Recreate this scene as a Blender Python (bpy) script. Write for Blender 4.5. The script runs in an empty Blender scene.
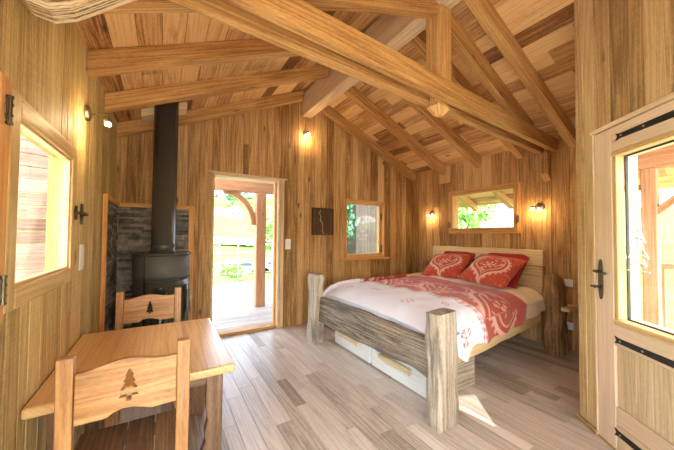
import bpy, bmesh, random, math
from math import sin, cos, radians, pi, sqrt, atan2, exp
from mathutils import Vector, Matrix, noise
random.seed(11)
rnd = random.uniform
V = Vector
COL = bpy.context.scene.collection
XL, XR, D, XM = -0.459, 4.162, 4.002, 1.85
RIDGE, PITCH = 3.59, 0.44
def zc(x): return RIDGE - PITCH * abs(x - XM)

# ------------------------------------------------------------------ materials
MATS = {}
def newmat(name):
    m = bpy.data.materials.new(name); m.use_nodes = True
    nt = m.node_tree; nt.nodes.clear()
    out = nt.nodes.new('ShaderNodeOutputMaterial')
    b = nt.nodes.new('ShaderNodeBsdfPrincipled')
    nt.links.new(b.outputs[0], out.inputs[0])
    MATS[name] = m
    return m, nt, b, out
def N(nt, t, **k):
    n = nt.nodes.new(t)
    for a, v in k.items(): setattr(n, a, v)
    return n
def mth(nt, op, a, b=None, c=None):
    n = nt.nodes.new('ShaderNodeMath'); n.operation = op
    for i, q in enumerate((a, b, c)):
        if q is None: continue
        if isinstance(q, (int, float)): n.inputs[i].default_value = q
        else: nt.links.new(q, n.inputs[i])
    return n.outputs[0]
def mixc(nt, f, a, b, mode='MIX'):
    n = nt.nodes.new('ShaderNodeMix'); n.data_type = 'RGBA'; n.blend_type = mode
    for q, i in ((f, 0), (a, 6), (b, 7)):
        if isinstance(q, (int, float)): n.inputs[i].default_value = q
        elif isinstance(q, (tuple, list)): n.inputs[i].default_value = (*q[:3], 1)
        else: nt.links.new(q, n.inputs[i])
    return n.outputs[2]
def ramp(nt, f, stops):
    n = nt.nodes.new('ShaderNodeValToRGB'); e = n.color_ramp.elements
    e[0].position, e[0].color = stops[0][0], (*stops[0][1], 1)
    e[1].position, e[1].color = stops[1][0], (*stops[1][1], 1)
    for p, c in stops[2:]:
        q = e.new(p); q.color = (*c, 1)
    nt.links.new(f, n.inputs[0]); return n.outputs[0]
def wood(name, dark, mid, light, rough=.6, tone_amt=.5, bump=.25, knots=True, grain=1.0, saw=0.0, spec=.3, coat=0, patch=0.0, patchcol=(.2,.1,.05), contrast=1.15):
    """plank wood: UVMap in metres (v along the grain), face attribute tone = board to board variation"""
    m, nt, b, out = newmat(name)
    uv = N(nt, 'ShaderNodeUVMap', uv_map='UVMap').outputs[0]
    def scaled(sx, sy):
        mp = N(nt, 'ShaderNodeMapping'); mp.inputs['Scale'].default_value = (sx, sy, 1)
        nt.links.new(uv, mp.inputs[0]); return mp.outputs[0]
    def noi(vec, sc, det=3, dist=0.0, ro=.55):
        n = N(nt, 'ShaderNodeTexNoise'); n.inputs['Scale'].default_value = sc
        n.inputs['Detail'].default_value = det; n.inputs['Roughness'].default_value = ro
        n.inputs['Distortion'].default_value = dist
        nt.links.new(vec, n.inputs['Vector']); return n.outputs[0]
    tone = N(nt, 'ShaderNodeAttribute', attribute_name='tone').outputs['Fac']
    broad = noi(scaled(7, 1.6), 1.0, 5, .5, .65)
    fine = noi(scaled(75 * grain, 2.4), 1.0, 8, .2, .75)
    # growth rings: contours of a stretched noise
    ring = noi(scaled(13 * grain, .38), 1.0, 1.5, .25)
    rr = mth(nt, 'FRACT', mth(nt, 'MULTIPLY', ring, 9.0))
    rr = mth(nt, 'ABSOLUTE', mth(nt, 'SUBTRACT', mth(nt, 'MULTIPLY', rr, 2.0), 1.0))
    f = mth(nt, 'ADD', mth(nt, 'MULTIPLY', broad, .42), mth(nt, 'MULTIPLY', fine, .62))
    speck = noi(scaled(110, 28), 1.0, 5, .3, .7)
    f = mth(nt, 'ADD', f, mth(nt, 'MULTIPLY', mth(nt, 'SUBTRACT', speck, .5), .45))
    f = mth(nt, 'ADD', f, mth(nt, 'SUBTRACT', mth(nt, 'MULTIPLY', rr, .22), .13))
    if saw:
        sw_ = noi(scaled(4, 120), 1.0, 3)
        f = mth(nt, 'ADD', f, mth(nt, 'MULTIPLY', mth(nt, 'SUBTRACT', sw_, .5), saw * .6))
    f = mth(nt, 'ADD', mth(nt, 'MULTIPLY', mth(nt, 'SUBTRACT', f, .5), contrast), .5)
    f = mth(nt, 'ADD', f, mth(nt, 'MULTIPLY', mth(nt, 'SUBTRACT', tone, .5), tone_amt))
    col = ramp(nt, f, [(.22, dark), (.5, mid), (.78, light)])
    if knots:
        vo = N(nt, 'ShaderNodeTexVoronoi', feature='F1'); vo.inputs['Scale'].default_value = 1.0
        nt.links.new(scaled(5.5, 1.9), vo.inputs['Vector'])
        k = mth(nt, 'LESS_THAN', noi(scaled(2.0, 1.0), 1.3, 1), .50)
        kf = mth(nt, 'SUBTRACT', 1.0, mth(nt, 'MULTIPLY', vo.outputs['Distance'], 9.0)); 
        kf = N(nt, 'ShaderNodeClamp'); 
        kk = mth(nt, 'SUBTRACT', 1.0, mth(nt, 'MULTIPLY', vo.outputs['Distance'], 8.0))
        nt.links.new(kk, kf.inputs[0])
        kq = mth(nt, 'MULTIPLY', kf.outputs[0], mth(nt, 'MULTIPLY', k, 1.3))
        kc = N(nt, 'ShaderNodeClamp'); nt.links.new(kq, kc.inputs[0])
        col = mixc(nt, kc.outputs[0], col, tuple(c * .4 for c in dark))
    if patch:
        pz = noi(scaled(2.2, 1.3), 1.0, 4, .5)
        pf = N(nt, 'ShaderNodeMapRange'); pf.inputs[1].default_value = .54; pf.inputs[2].default_value = .68; pf.inputs[4].default_value = patch
        nt.links.new(pz, pf.inputs[0])
        col = mixc(nt, pf.outputs[0], col, patchcol)
    nt.links.new(col, b.inputs['Base Color'])
    b.inputs['Roughness'].default_value = rough
    b.inputs['Specular IOR Level'].default_value = spec
    if coat: b.inputs['Coat Weight'].default_value = coat; b.inputs['Coat Roughness'].default_value = .25
    h = mth(nt, 'ADD', mth(nt, 'MULTIPLY', fine, .6), mth(nt, 'MULTIPLY', rr, .4))
    if saw:
        s = noi(scaled(3, 170), 1.0, 2)
        h = mth(nt, 'ADD', h, mth(nt, 'MULTIPLY', s, saw))
    bp = N(nt, 'ShaderNodeBump'); bp.inputs['Strength'].default_value = bump; bp.inputs['Distance'].default_value = .004
    nt.links.new(h, bp.inputs['Height']); nt.links.new(bp.outputs[0], b.inputs['Normal'])
    return m
def plain(name, c, rough=.5, metal=0.0, spec=.5, emis=None, es=0.0, noise_amt=0.0, nscale=20.0, bump=0.0):
    m, nt, b, out = newmat(name)
    b.inputs['Base Color'].default_value = (*c, 1); b.inputs['Roughness'].default_value = rough
    b.inputs['Metallic'].default_value = metal; b.inputs['Specular IOR Level'].default_value = spec
    if emis: b.inputs['Emission Color'].default_value = (*emis, 1); b.inputs['Emission Strength'].default_value = es
    if noise_amt or bump:
        tc = N(nt, 'ShaderNodeTexCoord'); n = N(nt, 'ShaderNodeTexNoise'); n.inputs['Scale'].default_value = nscale
        n.inputs['Detail'].default_value = 4
        nt.links.new(tc.outputs['Object'], n.inputs['Vector'])
        if noise_amt:
            col = ramp(nt, n.outputs[0], [(.3, tuple(x * (1 - noise_amt) for x in c)), (.7, tuple(min(1, x * (1 + noise_amt)) for x in c))])
            nt.links.new(col, b.inputs['Base Color'])
        if bump:
            bp = N(nt, 'ShaderNodeBump'); bp.inputs['Strength'].default_value = bump; bp.inputs['Distance'].default_value = .01
            nt.links.new(n.outputs[0], bp.inputs['Height']); nt.links.new(bp.outputs[0], b.inputs['Normal'])
    return m
def vcol_mat(name, rough=.85, bump=.15, sheen=.2):
    m, nt, b, out = newmat(name)
    a = N(nt, 'ShaderNodeAttribute', attribute_name='Col')
    nt.links.new(a.outputs['Color'], b.inputs['Base Color'])
    b.inputs['Roughness'].default_value = rough; b.inputs['Sheen Weight'].default_value = sheen
    b.inputs['Specular IOR Level'].default_value = .15
    tc = N(nt, 'ShaderNodeTexCoord'); n = N(nt, 'ShaderNodeTexNoise'); n.inputs['Scale'].default_value = 14; n.inputs['Detail'].default_value = 3
    nt.links.new(tc.outputs['Object'], n.inputs['Vector'])
    bp = N(nt, 'ShaderNodeBump'); bp.inputs['Strength'].default_value = bump; bp.inputs['Distance'].default_value = .02
    nt.links.new(n.outputs[0], bp.inputs['Height']); nt.links.new(bp.outputs[0], b.inputs['Normal'])
    return m
def glass(name, tint=(.97, .99, .98), extra=.0):
    m, nt, b, out = newmat(name); nt.nodes.remove(b)
    t = N(nt, 'ShaderNodeBsdfTransparent'); t.inputs[0].default_value = (*tint, 1)
    g = N(nt, 'ShaderNodeBsdfGlossy'); g.inputs['Roughness'].default_value = .02
    lw = N(nt, 'ShaderNodeLayerWeight'); lw.inputs[0].default_value = .5
    fr = mth(nt, 'ADD', mth(nt, 'MULTIPLY', mth(nt, 'POWER', lw.outputs['Facing'], 4.0), .55), .03)
    mx = N(nt, 'ShaderNodeMixShader')
    nt.links.new(fr, mx.inputs[0]); nt.links.new(t.outputs[0], mx.inputs[1]); nt.links.new(g.outputs[0], mx.inputs[2])
    nt.links.new(mx.outputs[0], out.inputs[0])
    return m

W_WALL = wood('wall_boards', (.19, .090, .026), (.44, .245, .082), (.66, .42, .175), .62, .48, .35, grain=.9, saw=.25)
W_BED = wood('bed_wall_boards', (.21, .095, .027), (.47, .25, .085), (.68, .42, .175), .62, .52, .3, grain=.9)
W_LEFT = wood('left_wall_boards', (.27, .17, .055), (.52, .36, .135), (.74, .56, .26), .6, .40, .4, grain=.9, saw=.5)
W_ENT = wood('entry_wall_boards', (.25, .155, .055), (.48, .315, .13), (.66, .48, .23), .62, .5, .35, grain=.9, saw=.4)
W_CEIL = wood('ceiling_boards', (.19, .075, .022), (.52, .275, .095), (.77, .50, .22), .6, .65, .3)
W_BEAM = wood('larch_beams', (.23, .10, .028), (.50, .262, .080), (.70, .44, .17), .55, .35, .3, contrast=1.1)
W_PALE = wood('pale_larch', (.42, .26, .12), (.64, .46, .26), (.80, .64, .42), .55, .3, .25)
W_FRAME = wood('window_larch', (.40, .23, .075), (.60, .40, .16), (.74, .54, .27), .45, .25, .2, knots=False)
W_TRIM = wood('orange_trim', (.50, .20, .05), (.72, .35, .10), (.82, .47, .18), .45, .25, .2, knots=False)
W_DOOR = wood('door_pine', (.44, .32, .16), (.62, .47, .27), (.74, .59, .36), .5, .35, .25)
W_STILE = wood('door_stile_pine', (.60, .42, .26), (.72, .54, .36), (.80, .64, .45), .5, .3, .25, contrast=.8)
W_FURN = wood('honey_pine', (.20, .085, .024), (.38, .180, .055), (.54, .30, .11), .34, .3, .15, spec=.5, coat=.25, contrast=1.2)
W_TABLE = wood('table_pine', (.46, .24, .08), (.74, .45, .18), (.86, .61, .29), .28, .3, .12, spec=.5, coat=.35, contrast=.8)
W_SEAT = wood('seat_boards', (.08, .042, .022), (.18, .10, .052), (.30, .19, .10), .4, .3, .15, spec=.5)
W_OLD = wood('weathered_beam', (.11, .085, .06), (.34, .275, .20), (.58, .50, .39), .8, .25, .9, knots=False, grain=.8, patch=.8, patchcol=(.10, .085, .08))
W_ROOT = wood('hewn_root_wood', (.10, .045, .018), (.33, .18, .07), (.58, .38, .18), .75, .25, .8, grain=.7)
W_HEAD = wood('headboard_wood', (.48, .30, .12), (.66, .46, .22), (.76, .58, .32), .55, .3, .3)
W_WHITE = wood('limed_drawer', (.58, .58, .54), (.74, .75, .72), (.84, .86, .84), .6, .3, .3, contrast=.8)
W_FLOOR = wood('floor_oak', (.27, .215, .165), (.52, .445, .365), (.70, .63, .55), .33, .5, .25, knots=False, grain=.9, spec=.5, contrast=.9)
W_DECK = wood('deck_boards', (.22, .17, .14), (.36, .30, .25), (.48, .42, .36), .6, .4, .3)
W_OUT = wood('porch_larch', (.32, .14, .06), (.50, .25, .125), (.62, .36, .21), .6, .3, .3)
W_SHED = wood('shed_boards', (.14, .08, .055), (.24, .155, .115), (.33, .23, .18), .7, .5, .3)
W_DARKB = wood('backdrop_boards', (.022, .016, .012), (.045, .033, .026), (.07, .055, .045), .8, .5, .3)  # very dark boards for the added backdrop behind the small window
W_ENDG = wood('pale_end_grain', (.14, .09, .04), (.62, .46, .24), (.80, .66, .42), .6, .3, .3, knots=False, contrast=3.2, grain=1.6)
W_CORE = plain('wall_core', (.12, .06, .03), .9)
M_STOVE = plain('stove_steel', (.095, .096, .088), .5, .0, .5)
M_STOVE2 = plain('stove_steel_gloss', (.055, .056, .052), .27, .0, .6)
M_SGLASS = plain('stove_door_glass', (.02, .025, .02), .06, 0, .8)
M_DARK = plain('black_iron', (.035, .033, .03), .5, .6, .5, noise_amt=.3)
M_BRONZE = plain('aged_bronze', (.16, .12, .08), .4, .9, .5, noise_amt=.3)
M_CHROME = plain('brushed_steel', (.45, .42, .36), .3, 1.0)
M_WPLAST = plain('white_plastic', (.82, .80, .74), .4)
M_BULB = plain('lit_bulb', (1, .9, .7), .4, emis=(1, .78, .45), es=60)
M_GLASS = glass('window_glass')
M_DECAL = plain('frosted_decal', (.9, .9, .85), .8, emis=None)
M_WHITE = plain('white_sheet', (.82, .81, .86), .9, 0, .1, bump=.2, nscale=9)
M_FAB = vcol_mat('printed_cotton')
M_REDBACK = plain('dark_red_cotton', (.32, .03, .025), .85, 0, .15, noise_amt=.1, bump=.2)
M_GRASS = plain('meadow_grass', (.11, .21, .04), .9, 0, .1, noise_amt=.45, nscale=1.2)
M_LEAF = plain('leaves', (.22, .42, .10), .7, 0, .2, noise_amt=.5, nscale=2)
M_LEAFD = plain('dark_leaves', (.05, .14, .07), .8, 0, .2, noise_amt=.4, nscale=.6)
M_BARK = plain('bark', (.2, .13, .08), .9, noise_amt=.3)
M_HOUSE = plain('house_render', (.75, .68, .58), .8)
M_ROOF = plain('terracotta_roof', (.26, .16, .14), .8, noise_amt=.2, nscale=6)
M_ROAD = plain('pale_road', (.70, .68, .62), .9)
M_METAL = plain('galvanised_post', (.35, .38, .38), .4, .7)
M_CAR1 = plain('blue_car_paint', (.15, .25, .42), .3)
M_CAR2 = plain('white_car_paint', (.7, .7, .72), .3)
M_CARG = plain('car_window', (.04, .05, .06), .1)
M_GREENC = plain('green_parasol_cloth', (.08, .32, .15), .8)
def stone_mat():
    m, nt, b, out = newmat('slate_cladding')
    tone = N(nt, 'ShaderNodeAttribute', attribute_name='tone').outputs['Fac']
    tc = N(nt, 'ShaderNodeTexCoord'); n = N(nt, 'ShaderNodeTexNoise'); n.inputs['Scale'].default_value = 22; n.inputs['Detail'].default_value = 6
    nt.links.new(tc.outputs['Object'], n.inputs['Vector'])
    f = mth(nt, 'ADD', mth(nt, 'MULTIPLY', n.outputs[0], .6), mth(nt, 'MULTIPLY', tone, .4))
    col = ramp(nt, f, [(.25, (.05, .045, .038)), (.5, (.19, .17, .14)), (.8, (.42, .38, .32))])
    nt.links.new(col, b.inputs['Base Color']); b.inputs['Roughness'].default_value = .7
    bp = N(nt, 'ShaderNodeBump'); bp.inputs['Strength'].default_value = .7; bp.inputs['Distance'].default_value = .012
    nt.links.new(n.outputs[0], bp.inputs['Height']); nt.links.new(bp.outputs[0], b.inputs['Normal'])
    return m
M_STONE = stone_mat()

# ------------------------------------------------------------------ mesh builder
class MB:
    def __init__(s): s.v = []; s.f = []; s.uv = []; s.t = []; s.m = []
    def face(s, pts, uvs, tone, mi=0):
        i = len(s.v); s.v += [tuple(p) for p in pts]; s.f.append(list(range(i, i + len(pts)))); s.uv += uvs; s.t.append(tone); s.m.append(mi)
    def poly(s, idxbase, faces, pts, g, tone, mi, off):
        i = len(s.v); s.v += [tuple(p) for p in pts]
        g = g.normalized()
        for f in faces:
            P = [pts[k] for k in f]
            n = V((0, 0, 0))
            for a in range(len(P)):
                p, q = P[a], P[(a + 1) % len(P)]
                n += p.cross(q)
            if n.length < 1e-12: n = V((0, 0, 1))
            n.normalize()
            if abs(n.dot(g)) > .8:
                e = n.orthogonal().normalized(); w = n.cross(e); s.uv += [(p.dot(e) * 3 + off[0], p.dot(w) + off[1]) for p in P]
            else:
                e = n.cross(g).normalized(); s.uv += [(p.dot(e) + off[0] + n.x * .37 + n.y * .71 + n.z * .53, p.dot(g) + off[1]) for p in P]
            s.f.append([i + k for k in f]); s.t.append(tone); s.m.append(mi)
    def hexa(s, P, g, tone=None, mi=0):
        """P: 4 bottom corners ccw then 4 top corners ccw"""
        P = [V(p) for p in P]
        F = [(0, 3, 2, 1), (4, 5, 6, 7), (0, 1, 5, 4), (1, 2, 6, 5), (2, 3, 7, 6), (3, 0, 4, 7)]
        s.poly(0, F, P, V(g), rnd(0, 1) if tone is None else tone, mi, (rnd(0, 40), rnd(0, 40)))
        return s
    def box(s, x0, x1, y0, y1, z0, z1, g='z', tone=None, mi=0):
        g = {'x': (1, 0, 0), 'y': (0, 1, 0), 'z': (0, 0, 1)}[g]
        return s.hexa([(x0, y0, z0), (x1, y0, z0), (x1, y1, z0), (x0, y1, z0), (x0, y0, z1), (x1, y0, z1), (x1, y1, z1), (x0, y1, z1)], g, tone, mi)
    def bar(s, a, b, w, h, up=(0, 0, 1), tone=None, mi=0):
        """rectangular bar between two points; w across, h along up"""
        a, b, up = V(a), V(b), V(up); d = (b - a).normalized(); sd = d.cross(up).normalized(); u = sd.cross(d)
        q = [a - sd * w / 2 - u * h / 2, a + sd * w / 2 - u * h / 2, b + sd * w / 2 - u * h / 2, b - sd * w / 2 - u * h / 2]
        return s.hexa(q + [p + u * h for p in q], d, tone, mi)
    def loft(s, rings, tone=None, mi=0, cap=True):
        """rings: lists of points; v along the loft"""
        tone = rnd(0, 1) if tone is None else tone; off = (rnd(0, 40), rnd(0, 40))
        n = len(rings[0]); i0 = len(s.v); per = [0.0]
        for k in range(n): per.append(per[-1] + (V(rings[0][k]) - V(rings[0][(k + 1) % n])).length)
        L = [0.0]
        for r in range(1, len(rings)):
            ca = sum((V(p) for p in rings[r]), V()) / n; cb = sum((V(p) for p in rings[r - 1]), V()) / n
            L.append(L[-1] + (ca - cb).length)
        for r in rings: s.v += [tuple(p) for p in r]
        for r in range(len(rings) - 1):
            for k in range(n):
                k2 = (k + 1) % n
                s.f.append([i0 + r * n + k, i0 + r * n + k2, i0 + (r + 1) * n + k2, i0 + (r + 1) * n + k])
                s.uv += [(per[k] + off[0], L[r] + off[1]), (per[k + 1] + off[0], L[r] + off[1]), (per[k + 1] + off[0], L[r + 1] + off[1]), (per[k] + off[0], L[r + 1] + off[1])]
                s.t.append(tone); s.m.append(mi)
        if cap:
            for r, rev in ((0, True), (len(rings) - 1, False)):
                idx = [i0 + r * n + k for k in range(n)]
                pts = list(rings[r])
                if rev: idx.reverse(); pts.reverse()
                c = sum((V(p) for p in pts), V()) / n
                s.f.append(idx); s.t.append(tone); s.m.append(mi)
                ax = (V(pts[0]) - c).normalized(); nn = (V(pts[0]) - c).cross(V(pts[n // 4]) - c)
                ay = nn.cross(ax).normalized() if nn.length > 1e-9 else V((0, 0, 1))
                s.uv += [((V(p) - c).dot(ax) * 3 + off[0], (V(p) - c).dot(ay) + off[1]) for p in pts]
        return s
    def tube(s, pts, r, n=10, mi=0, tone=.5, cap=True):
        pts = [V(p) for p in pts]; rings = []
        ref = V((0, 0, 1)) if abs((pts[1] - pts[0]).normalized().z) < .9 else V((1, 0, 0))
        for i, p in enumerate(pts):
            d = (pts[min(i + 1, len(pts) - 1)] - pts[max(i - 1, 0)]).normalized()
            a = d.cross(ref).normalized(); b = d.cross(a)
            rr = r[i] if isinstance(r, (list, tuple)) else r
            rings.append([p + (a * cos(2 * pi * k / n) + b * sin(2 * pi * k / n)) * rr for k in range(n)])
        return s.loft(rings, tone, mi, cap)
    def lathe(s, c, prof, n=32, mi=0, tone=.5, axis=(0, 0, 1)):
        c, ax = V(c), V(axis).normalized(); a = ax.orthogonal().normalized(); b = ax.cross(a)
        return s.loft([[c + ax * z + (a * cos(2 * pi * k / n) + b * sin(2 * pi * k / n)) * max(r, 1e-4) for k in range(n)] for r, z in prof], tone, mi, True)
    def build(s, name, mats, parent=None, bevel=0, smooth=False, seg=1):
        me = bpy.data.meshes.new(name)
        org = V((0, 0, 0))
        me.from_pydata(s.v, [], s.f)
        for m in (mats if isinstance(mats, (list, tuple)) else [mats]): me.materials.append(m)
        uvl = me.uv_layers.new(name='UVMap')
        flat = [c for u in s.uv for c in u]; uvl.data.foreach_set('uv', flat)
        at = me.attributes.new('tone', 'FLOAT', 'FACE'); at.data.foreach_set('value', s.t)
        me.polygons.foreach_set('material_index', s.m)
        if smooth: me.polygons.foreach_set('use_smooth', [True] * len(s.f))
        o = bpy.data.objects.new(name, me); COL.objects.link(o)
        if parent: attach(o, parent)
        if bevel:
            b = o.modifiers.new('bevel', 'BEVEL'); b.width = bevel; b.segments = seg; b.limit_method = 'ANGLE'; b.angle_limit = radians(40)
        me.update()
        return o
def attach(o, parent):
    o.parent = parent
    o.matrix_parent_inverse = Matrix.Translation(-parent_origin(parent)) if parent.type == 'EMPTY' else Matrix.Identity(4)
def parent_origin(p): return V(p.location)
def tag(o, label=None, cat=None, group=None, kind=None):
    if label: o['label'] = label
    if cat: o['category'] = cat
    if group: o['group'] = group
    if kind: o['kind'] = kind
    return o
def empty(name, loc, label=None, cat=None, group=None, kind=None):
    o = bpy.data.objects.new(name, None); COL.objects.link(o); o.location = loc; o.empty_display_size = .1
    return tag(o, label, cat, group, kind)
def shape2d(outline, holes, thick, origin, ex, ey, name, mat, parent=None, bevel=0.0, g=None):
    """extruded flat outline with holes, in the plane (ex, ey) at origin, centred thickness"""
    cu = bpy.data.curves.new(name, 'CURVE'); cu.dimensions = '2D'; cu.fill_mode = 'BOTH'; cu.extrude = thick / 2
    for pl in [outline] + holes:
        sp = cu.splines.new('POLY'); sp.points.add(len(pl) - 1)
        for p, q in zip(sp.points, pl): p.co = (q[0], q[1], 0, 1)
        sp.use_cyclic_u = True
    tmp = bpy.data.objects.new(name + '_c', cu); COL.objects.link(tmp)
    dg = bpy.context.evaluated_depsgraph_get(); dg.update()
    me = bpy.data.meshes.new_from_object(tmp.evaluated_get(dg)); bpy.data.objects.remove(tmp)
    ex, ey, origin = V(ex), V(ey), V(origin); ez = ex.cross(ey)
    mb = MB(); off = (rnd(0, 40), rnd(0, 40)); gd = V(g) if g else ex
    pts = [origin + ex * v.co.x + ey * v.co.y + ez * v.co.z for v in me.vertices]
    mb.poly(0, [tuple(p.vertices) for p in me.polygons], pts, gd, .5, 0, off)
    bpy.data.meshes.remove(me)
    o = mb.build(name, mat, parent)
    bm = bmesh.new(); bm.from_mesh(o.data); bmesh.ops.remove_doubles(bm, verts=bm.verts, dist=1e-5); bm.normal_update(); bm.to_mesh(o.data); bm.free()
    if bevel:
        b = o.modifiers.new('bevel', 'BEVEL'); b.width = bevel; b.segments = 2; b.limit_method = 'ANGLE'; b.angle_limit = radians(50)
    return o
def hewn(path, secs, amp=.008, n=20, power=4, seed=0, freq=6.0, up=(0, 0, 1), sub=14, tone=None, mb=None):
    """rough hewn timber: rounded-rectangular sections (half sizes a, b) along a path with noise"""
    path = [V(p) for p in path]; L = len(path) - 1; rings = []
    for i in range(sub + 1):
        t = i / sub * L; k = min(int(t), L - 1); f = t - k
        p = path[k].lerp(path[k + 1], f); d = (path[k + 1] - path[k]).normalized()
        sa = secs[k][0] * (1 - f) + secs[k + 1][0] * f; sb = secs[k][1] * (1 - f) + secs[k + 1][1] * f
        sd = d.cross(V(up))
        sd = sd.normalized() if sd.length > 1e-3 else V((1, 0, 0)); uu = sd.cross(d).normalized()
        ring = []
        for q in range(n):
            a = 2 * pi * q / n + pi / 4; ca, sa_ = cos(a), sin(a)
            r = (abs(ca) ** power + abs(sa_) ** power) ** (-1 / power)
            nz = noise.noise(V((p.x * freq + ca * 1.2 + seed, p.y * freq + sa_ * 1.2, p.z * freq + seed * 3)))
            r *= 1 + nz * amp / min(sa, sb)
            ring.append(p + sd * ca * r * sa + uu * sa_ * r * sb)
        rings.append(ring)
    mb = mb or MB()
    return mb.loft(rings, tone)

# ------------------------------------------------------------------ plank walls
def plank_wall(name, P0, S, Nin, length, top, openings, mats, wmin=.11, wmax=.17, T=.2, t=.022, joints=.0, gap=.0022, outer=True):
    P0, S, Nn = V(P0), V(S).normalized(), V(Nin).normalized(); Z = V((0, 0, 1)); mb = MB()
    def P(s, d, z): return P0 + S * s + Nn * d + Z * z
    def strips(edges, d0, d1, mi, g, jn=0.0):
        for a, b in zip(edges[:-1], edges[1:]):
            if b - a < 1e-4: continue
            mid = (a + b) / 2; iv = [(0.0, None)]
            for (s0, s1, z0, z1) in openings:
                if s0 < mid < s1:
                    nv = []
                    for lo, hi in iv:
                        H = hi if hi is not None else 99
                        if z0 > lo + 1e-4: nv.append((lo, min(z0, H) if z0 < H else hi))
                        if z1 < H: nv.append((max(lo, z1), hi))
                    iv = nv
            for lo, hi in iv:
                cuts = [lo]
                if jn:
                    ht = (hi if hi is not None else top(mid)) - lo; zz = lo + rnd(.2, 1.4)
                    while rnd(0, 1) < jn and zz < lo + ht - .25: cuts.append(zz); zz += rnd(.6, 1.5)
                cuts.append(hi)
                for c0, c1 in zip(cuts[:-1], cuts[1:]):
                    za = c1 - g * .5 if c1 is not None else top(a); zb = c1 - g * .5 if c1 is not None else top(b)
                    z0 = c0 + (g * .5 if c0 > 0 else 0)
                    if za <= z0 + .002 and zb <= z0 + .002: continue
                    ga = a + g; gb = b - g; dj = rnd(-.002, 0) if g else 0
                    Q = [P(ga, d0, z0), P(gb, d0, z0), P(gb, d1 + dj, z0), P(ga, d1 + dj, z0), P(ga, d0, za), P(gb, d0, zb), P(gb, d1 + dj, zb), P(ga, d1 + dj, za)]
                    if S.cross(Nn).z < 0: Q = [Q[1], Q[0], Q[3], Q[2], Q[5], Q[4], Q[7], Q[6]]
                    mb.hexa(Q, (0, 0, 1), min(1, max(0, random.gauss(.5, .24))), mi)
    oe = sorted({0.0, length} | {round(max(0, min(length, q)), 4) for o in openings for q in o[:2]} | ({top.ridge} if hasattr(top, 'ridge') and 0 < top.ridge < length else set()))
    e = []
    for a, b in zip(oe[:-1], oe[1:]):
        n = max(1, round((b - a) / rnd(wmin, wmax))); w = [rnd(.7, 1.3) for _ in range(n)]; sw = sum(w); q = a
        for i in range(n): e.append(q); q += w[i] / sw * (b - a)
    e.append(length)
    strips(e, -t, 0, 0, gap, joints)
    strips(oe, -T, -t - .004, 1, 0)
    o = mb.build(name, mats, bevel=.0016)
    tag(o, kind='structure'); return o
class Top:
    def __init__(s, fn, ridge=None):
        s.fn = fn
        if ridge is not None: s.ridge = ridge
    def __call__(s, q): return s.fn(q)

RT = .02  # walls run a little way up into the boarding above
DOOR = (.530, 1.465, .0, 2.165)          # terrace door opening (x0, x1, z0, z1)
W2 = (2.605, 3.455, .965, 1.975)
W1 = (1.345, 2.17, 1.10, 1.815)           # left window (y0, y1, z0, z1)
W3 = (2.02, 3.13, 1.42, 2.09)            # window over the bed (y0, y1, z0, z1)
back_top = Top(lambda s: zc(XL - .2 + s) + RT, XM - (XL - .2))
plank_wall('wall_back', (XL - .2, D, 0), (1, 0, 0), (0, -1, 0), XR - XL + .4, back_top,
           [(DOOR[0] - XL + .2, DOOR[1] - XL + .2, -1, DOOR[3]), (W2[0] - XL + .2, W2[1] - XL + .2, W2[2], W2[3])], [W_WALL, W_CORE], .10, .17, joints=.12)
Y0 = -1.3
plank_wall('wall_left', (XL, Y0, 0), (0, 1, 0), (1, 0, 0), D - Y0, Top(lambda s: zc(XL) + RT),
           [(W1[0] - Y0, W1[1] - Y0, W1[2], W1[3]), (-1.1 - Y0, .75 - Y0, .5, 1.75)], [W_LEFT, W_CORE], .09, .15, T=.07)  # second opening is unseen, added to brighten the room
plank_wall('wall_right', (XR, 1.28, 0), (0, 1, 0), (-1, 0, 0), D - 1.28, Top(lambda s: zc(XR) + RT),
           [(W3[0] - 1.28, W3[1] - 1.28, W3[2], W3[3])], [W_BED, W_CORE], .11, .19, joints=.55)
A39 = radians(39); dE = V((sin(A39), cos(A39), 0)); nE = V((cos(A39), -sin(A39), 0)); pE = V((2.595, .788, 0))
def E3(s, off, z): return pE - dE * s + nE * off + V((0, 0, z))
SE0, SE1 = -.125, 2.62
ent_top = Top(lambda s: zc(E3(s + SE0, 0, 0).x) + RT)
plank_wall('wall_entry', E3(SE0, 0, 0), -dE, -nE, SE1 - SE0, ent_top, [(.055 - SE0, .985 - SE0, -1, 2.07)], [W_ENT, W_CORE], .09, .15, T=.13)
# return wall hidden behind the free end of the entry wall
ra, rb = E3(SE0, .13, 0), V((XR + .2, 1.30, 0)); rd = (rb - ra).normalized(); rn = V((-rd.y, rd.x, 0))
plank_wall('wall_return', ra, rd, rn, (rb - ra).length, Top(lambda s: zc((ra + rd * s).x) + RT), [], [W_WALL, W_CORE], .11, .17, T=.1)
plank_wall('wall_rear', (XL - .2, Y0, 0), (1, 0, 0), (0, 1, 0), 1.75, Top(lambda s: zc(XL - .2 + s) + RT), [(.25, 1.60, .10, 1.85)], [W_WALL, W_CORE])  # unseen rear opening, added for more light

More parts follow.
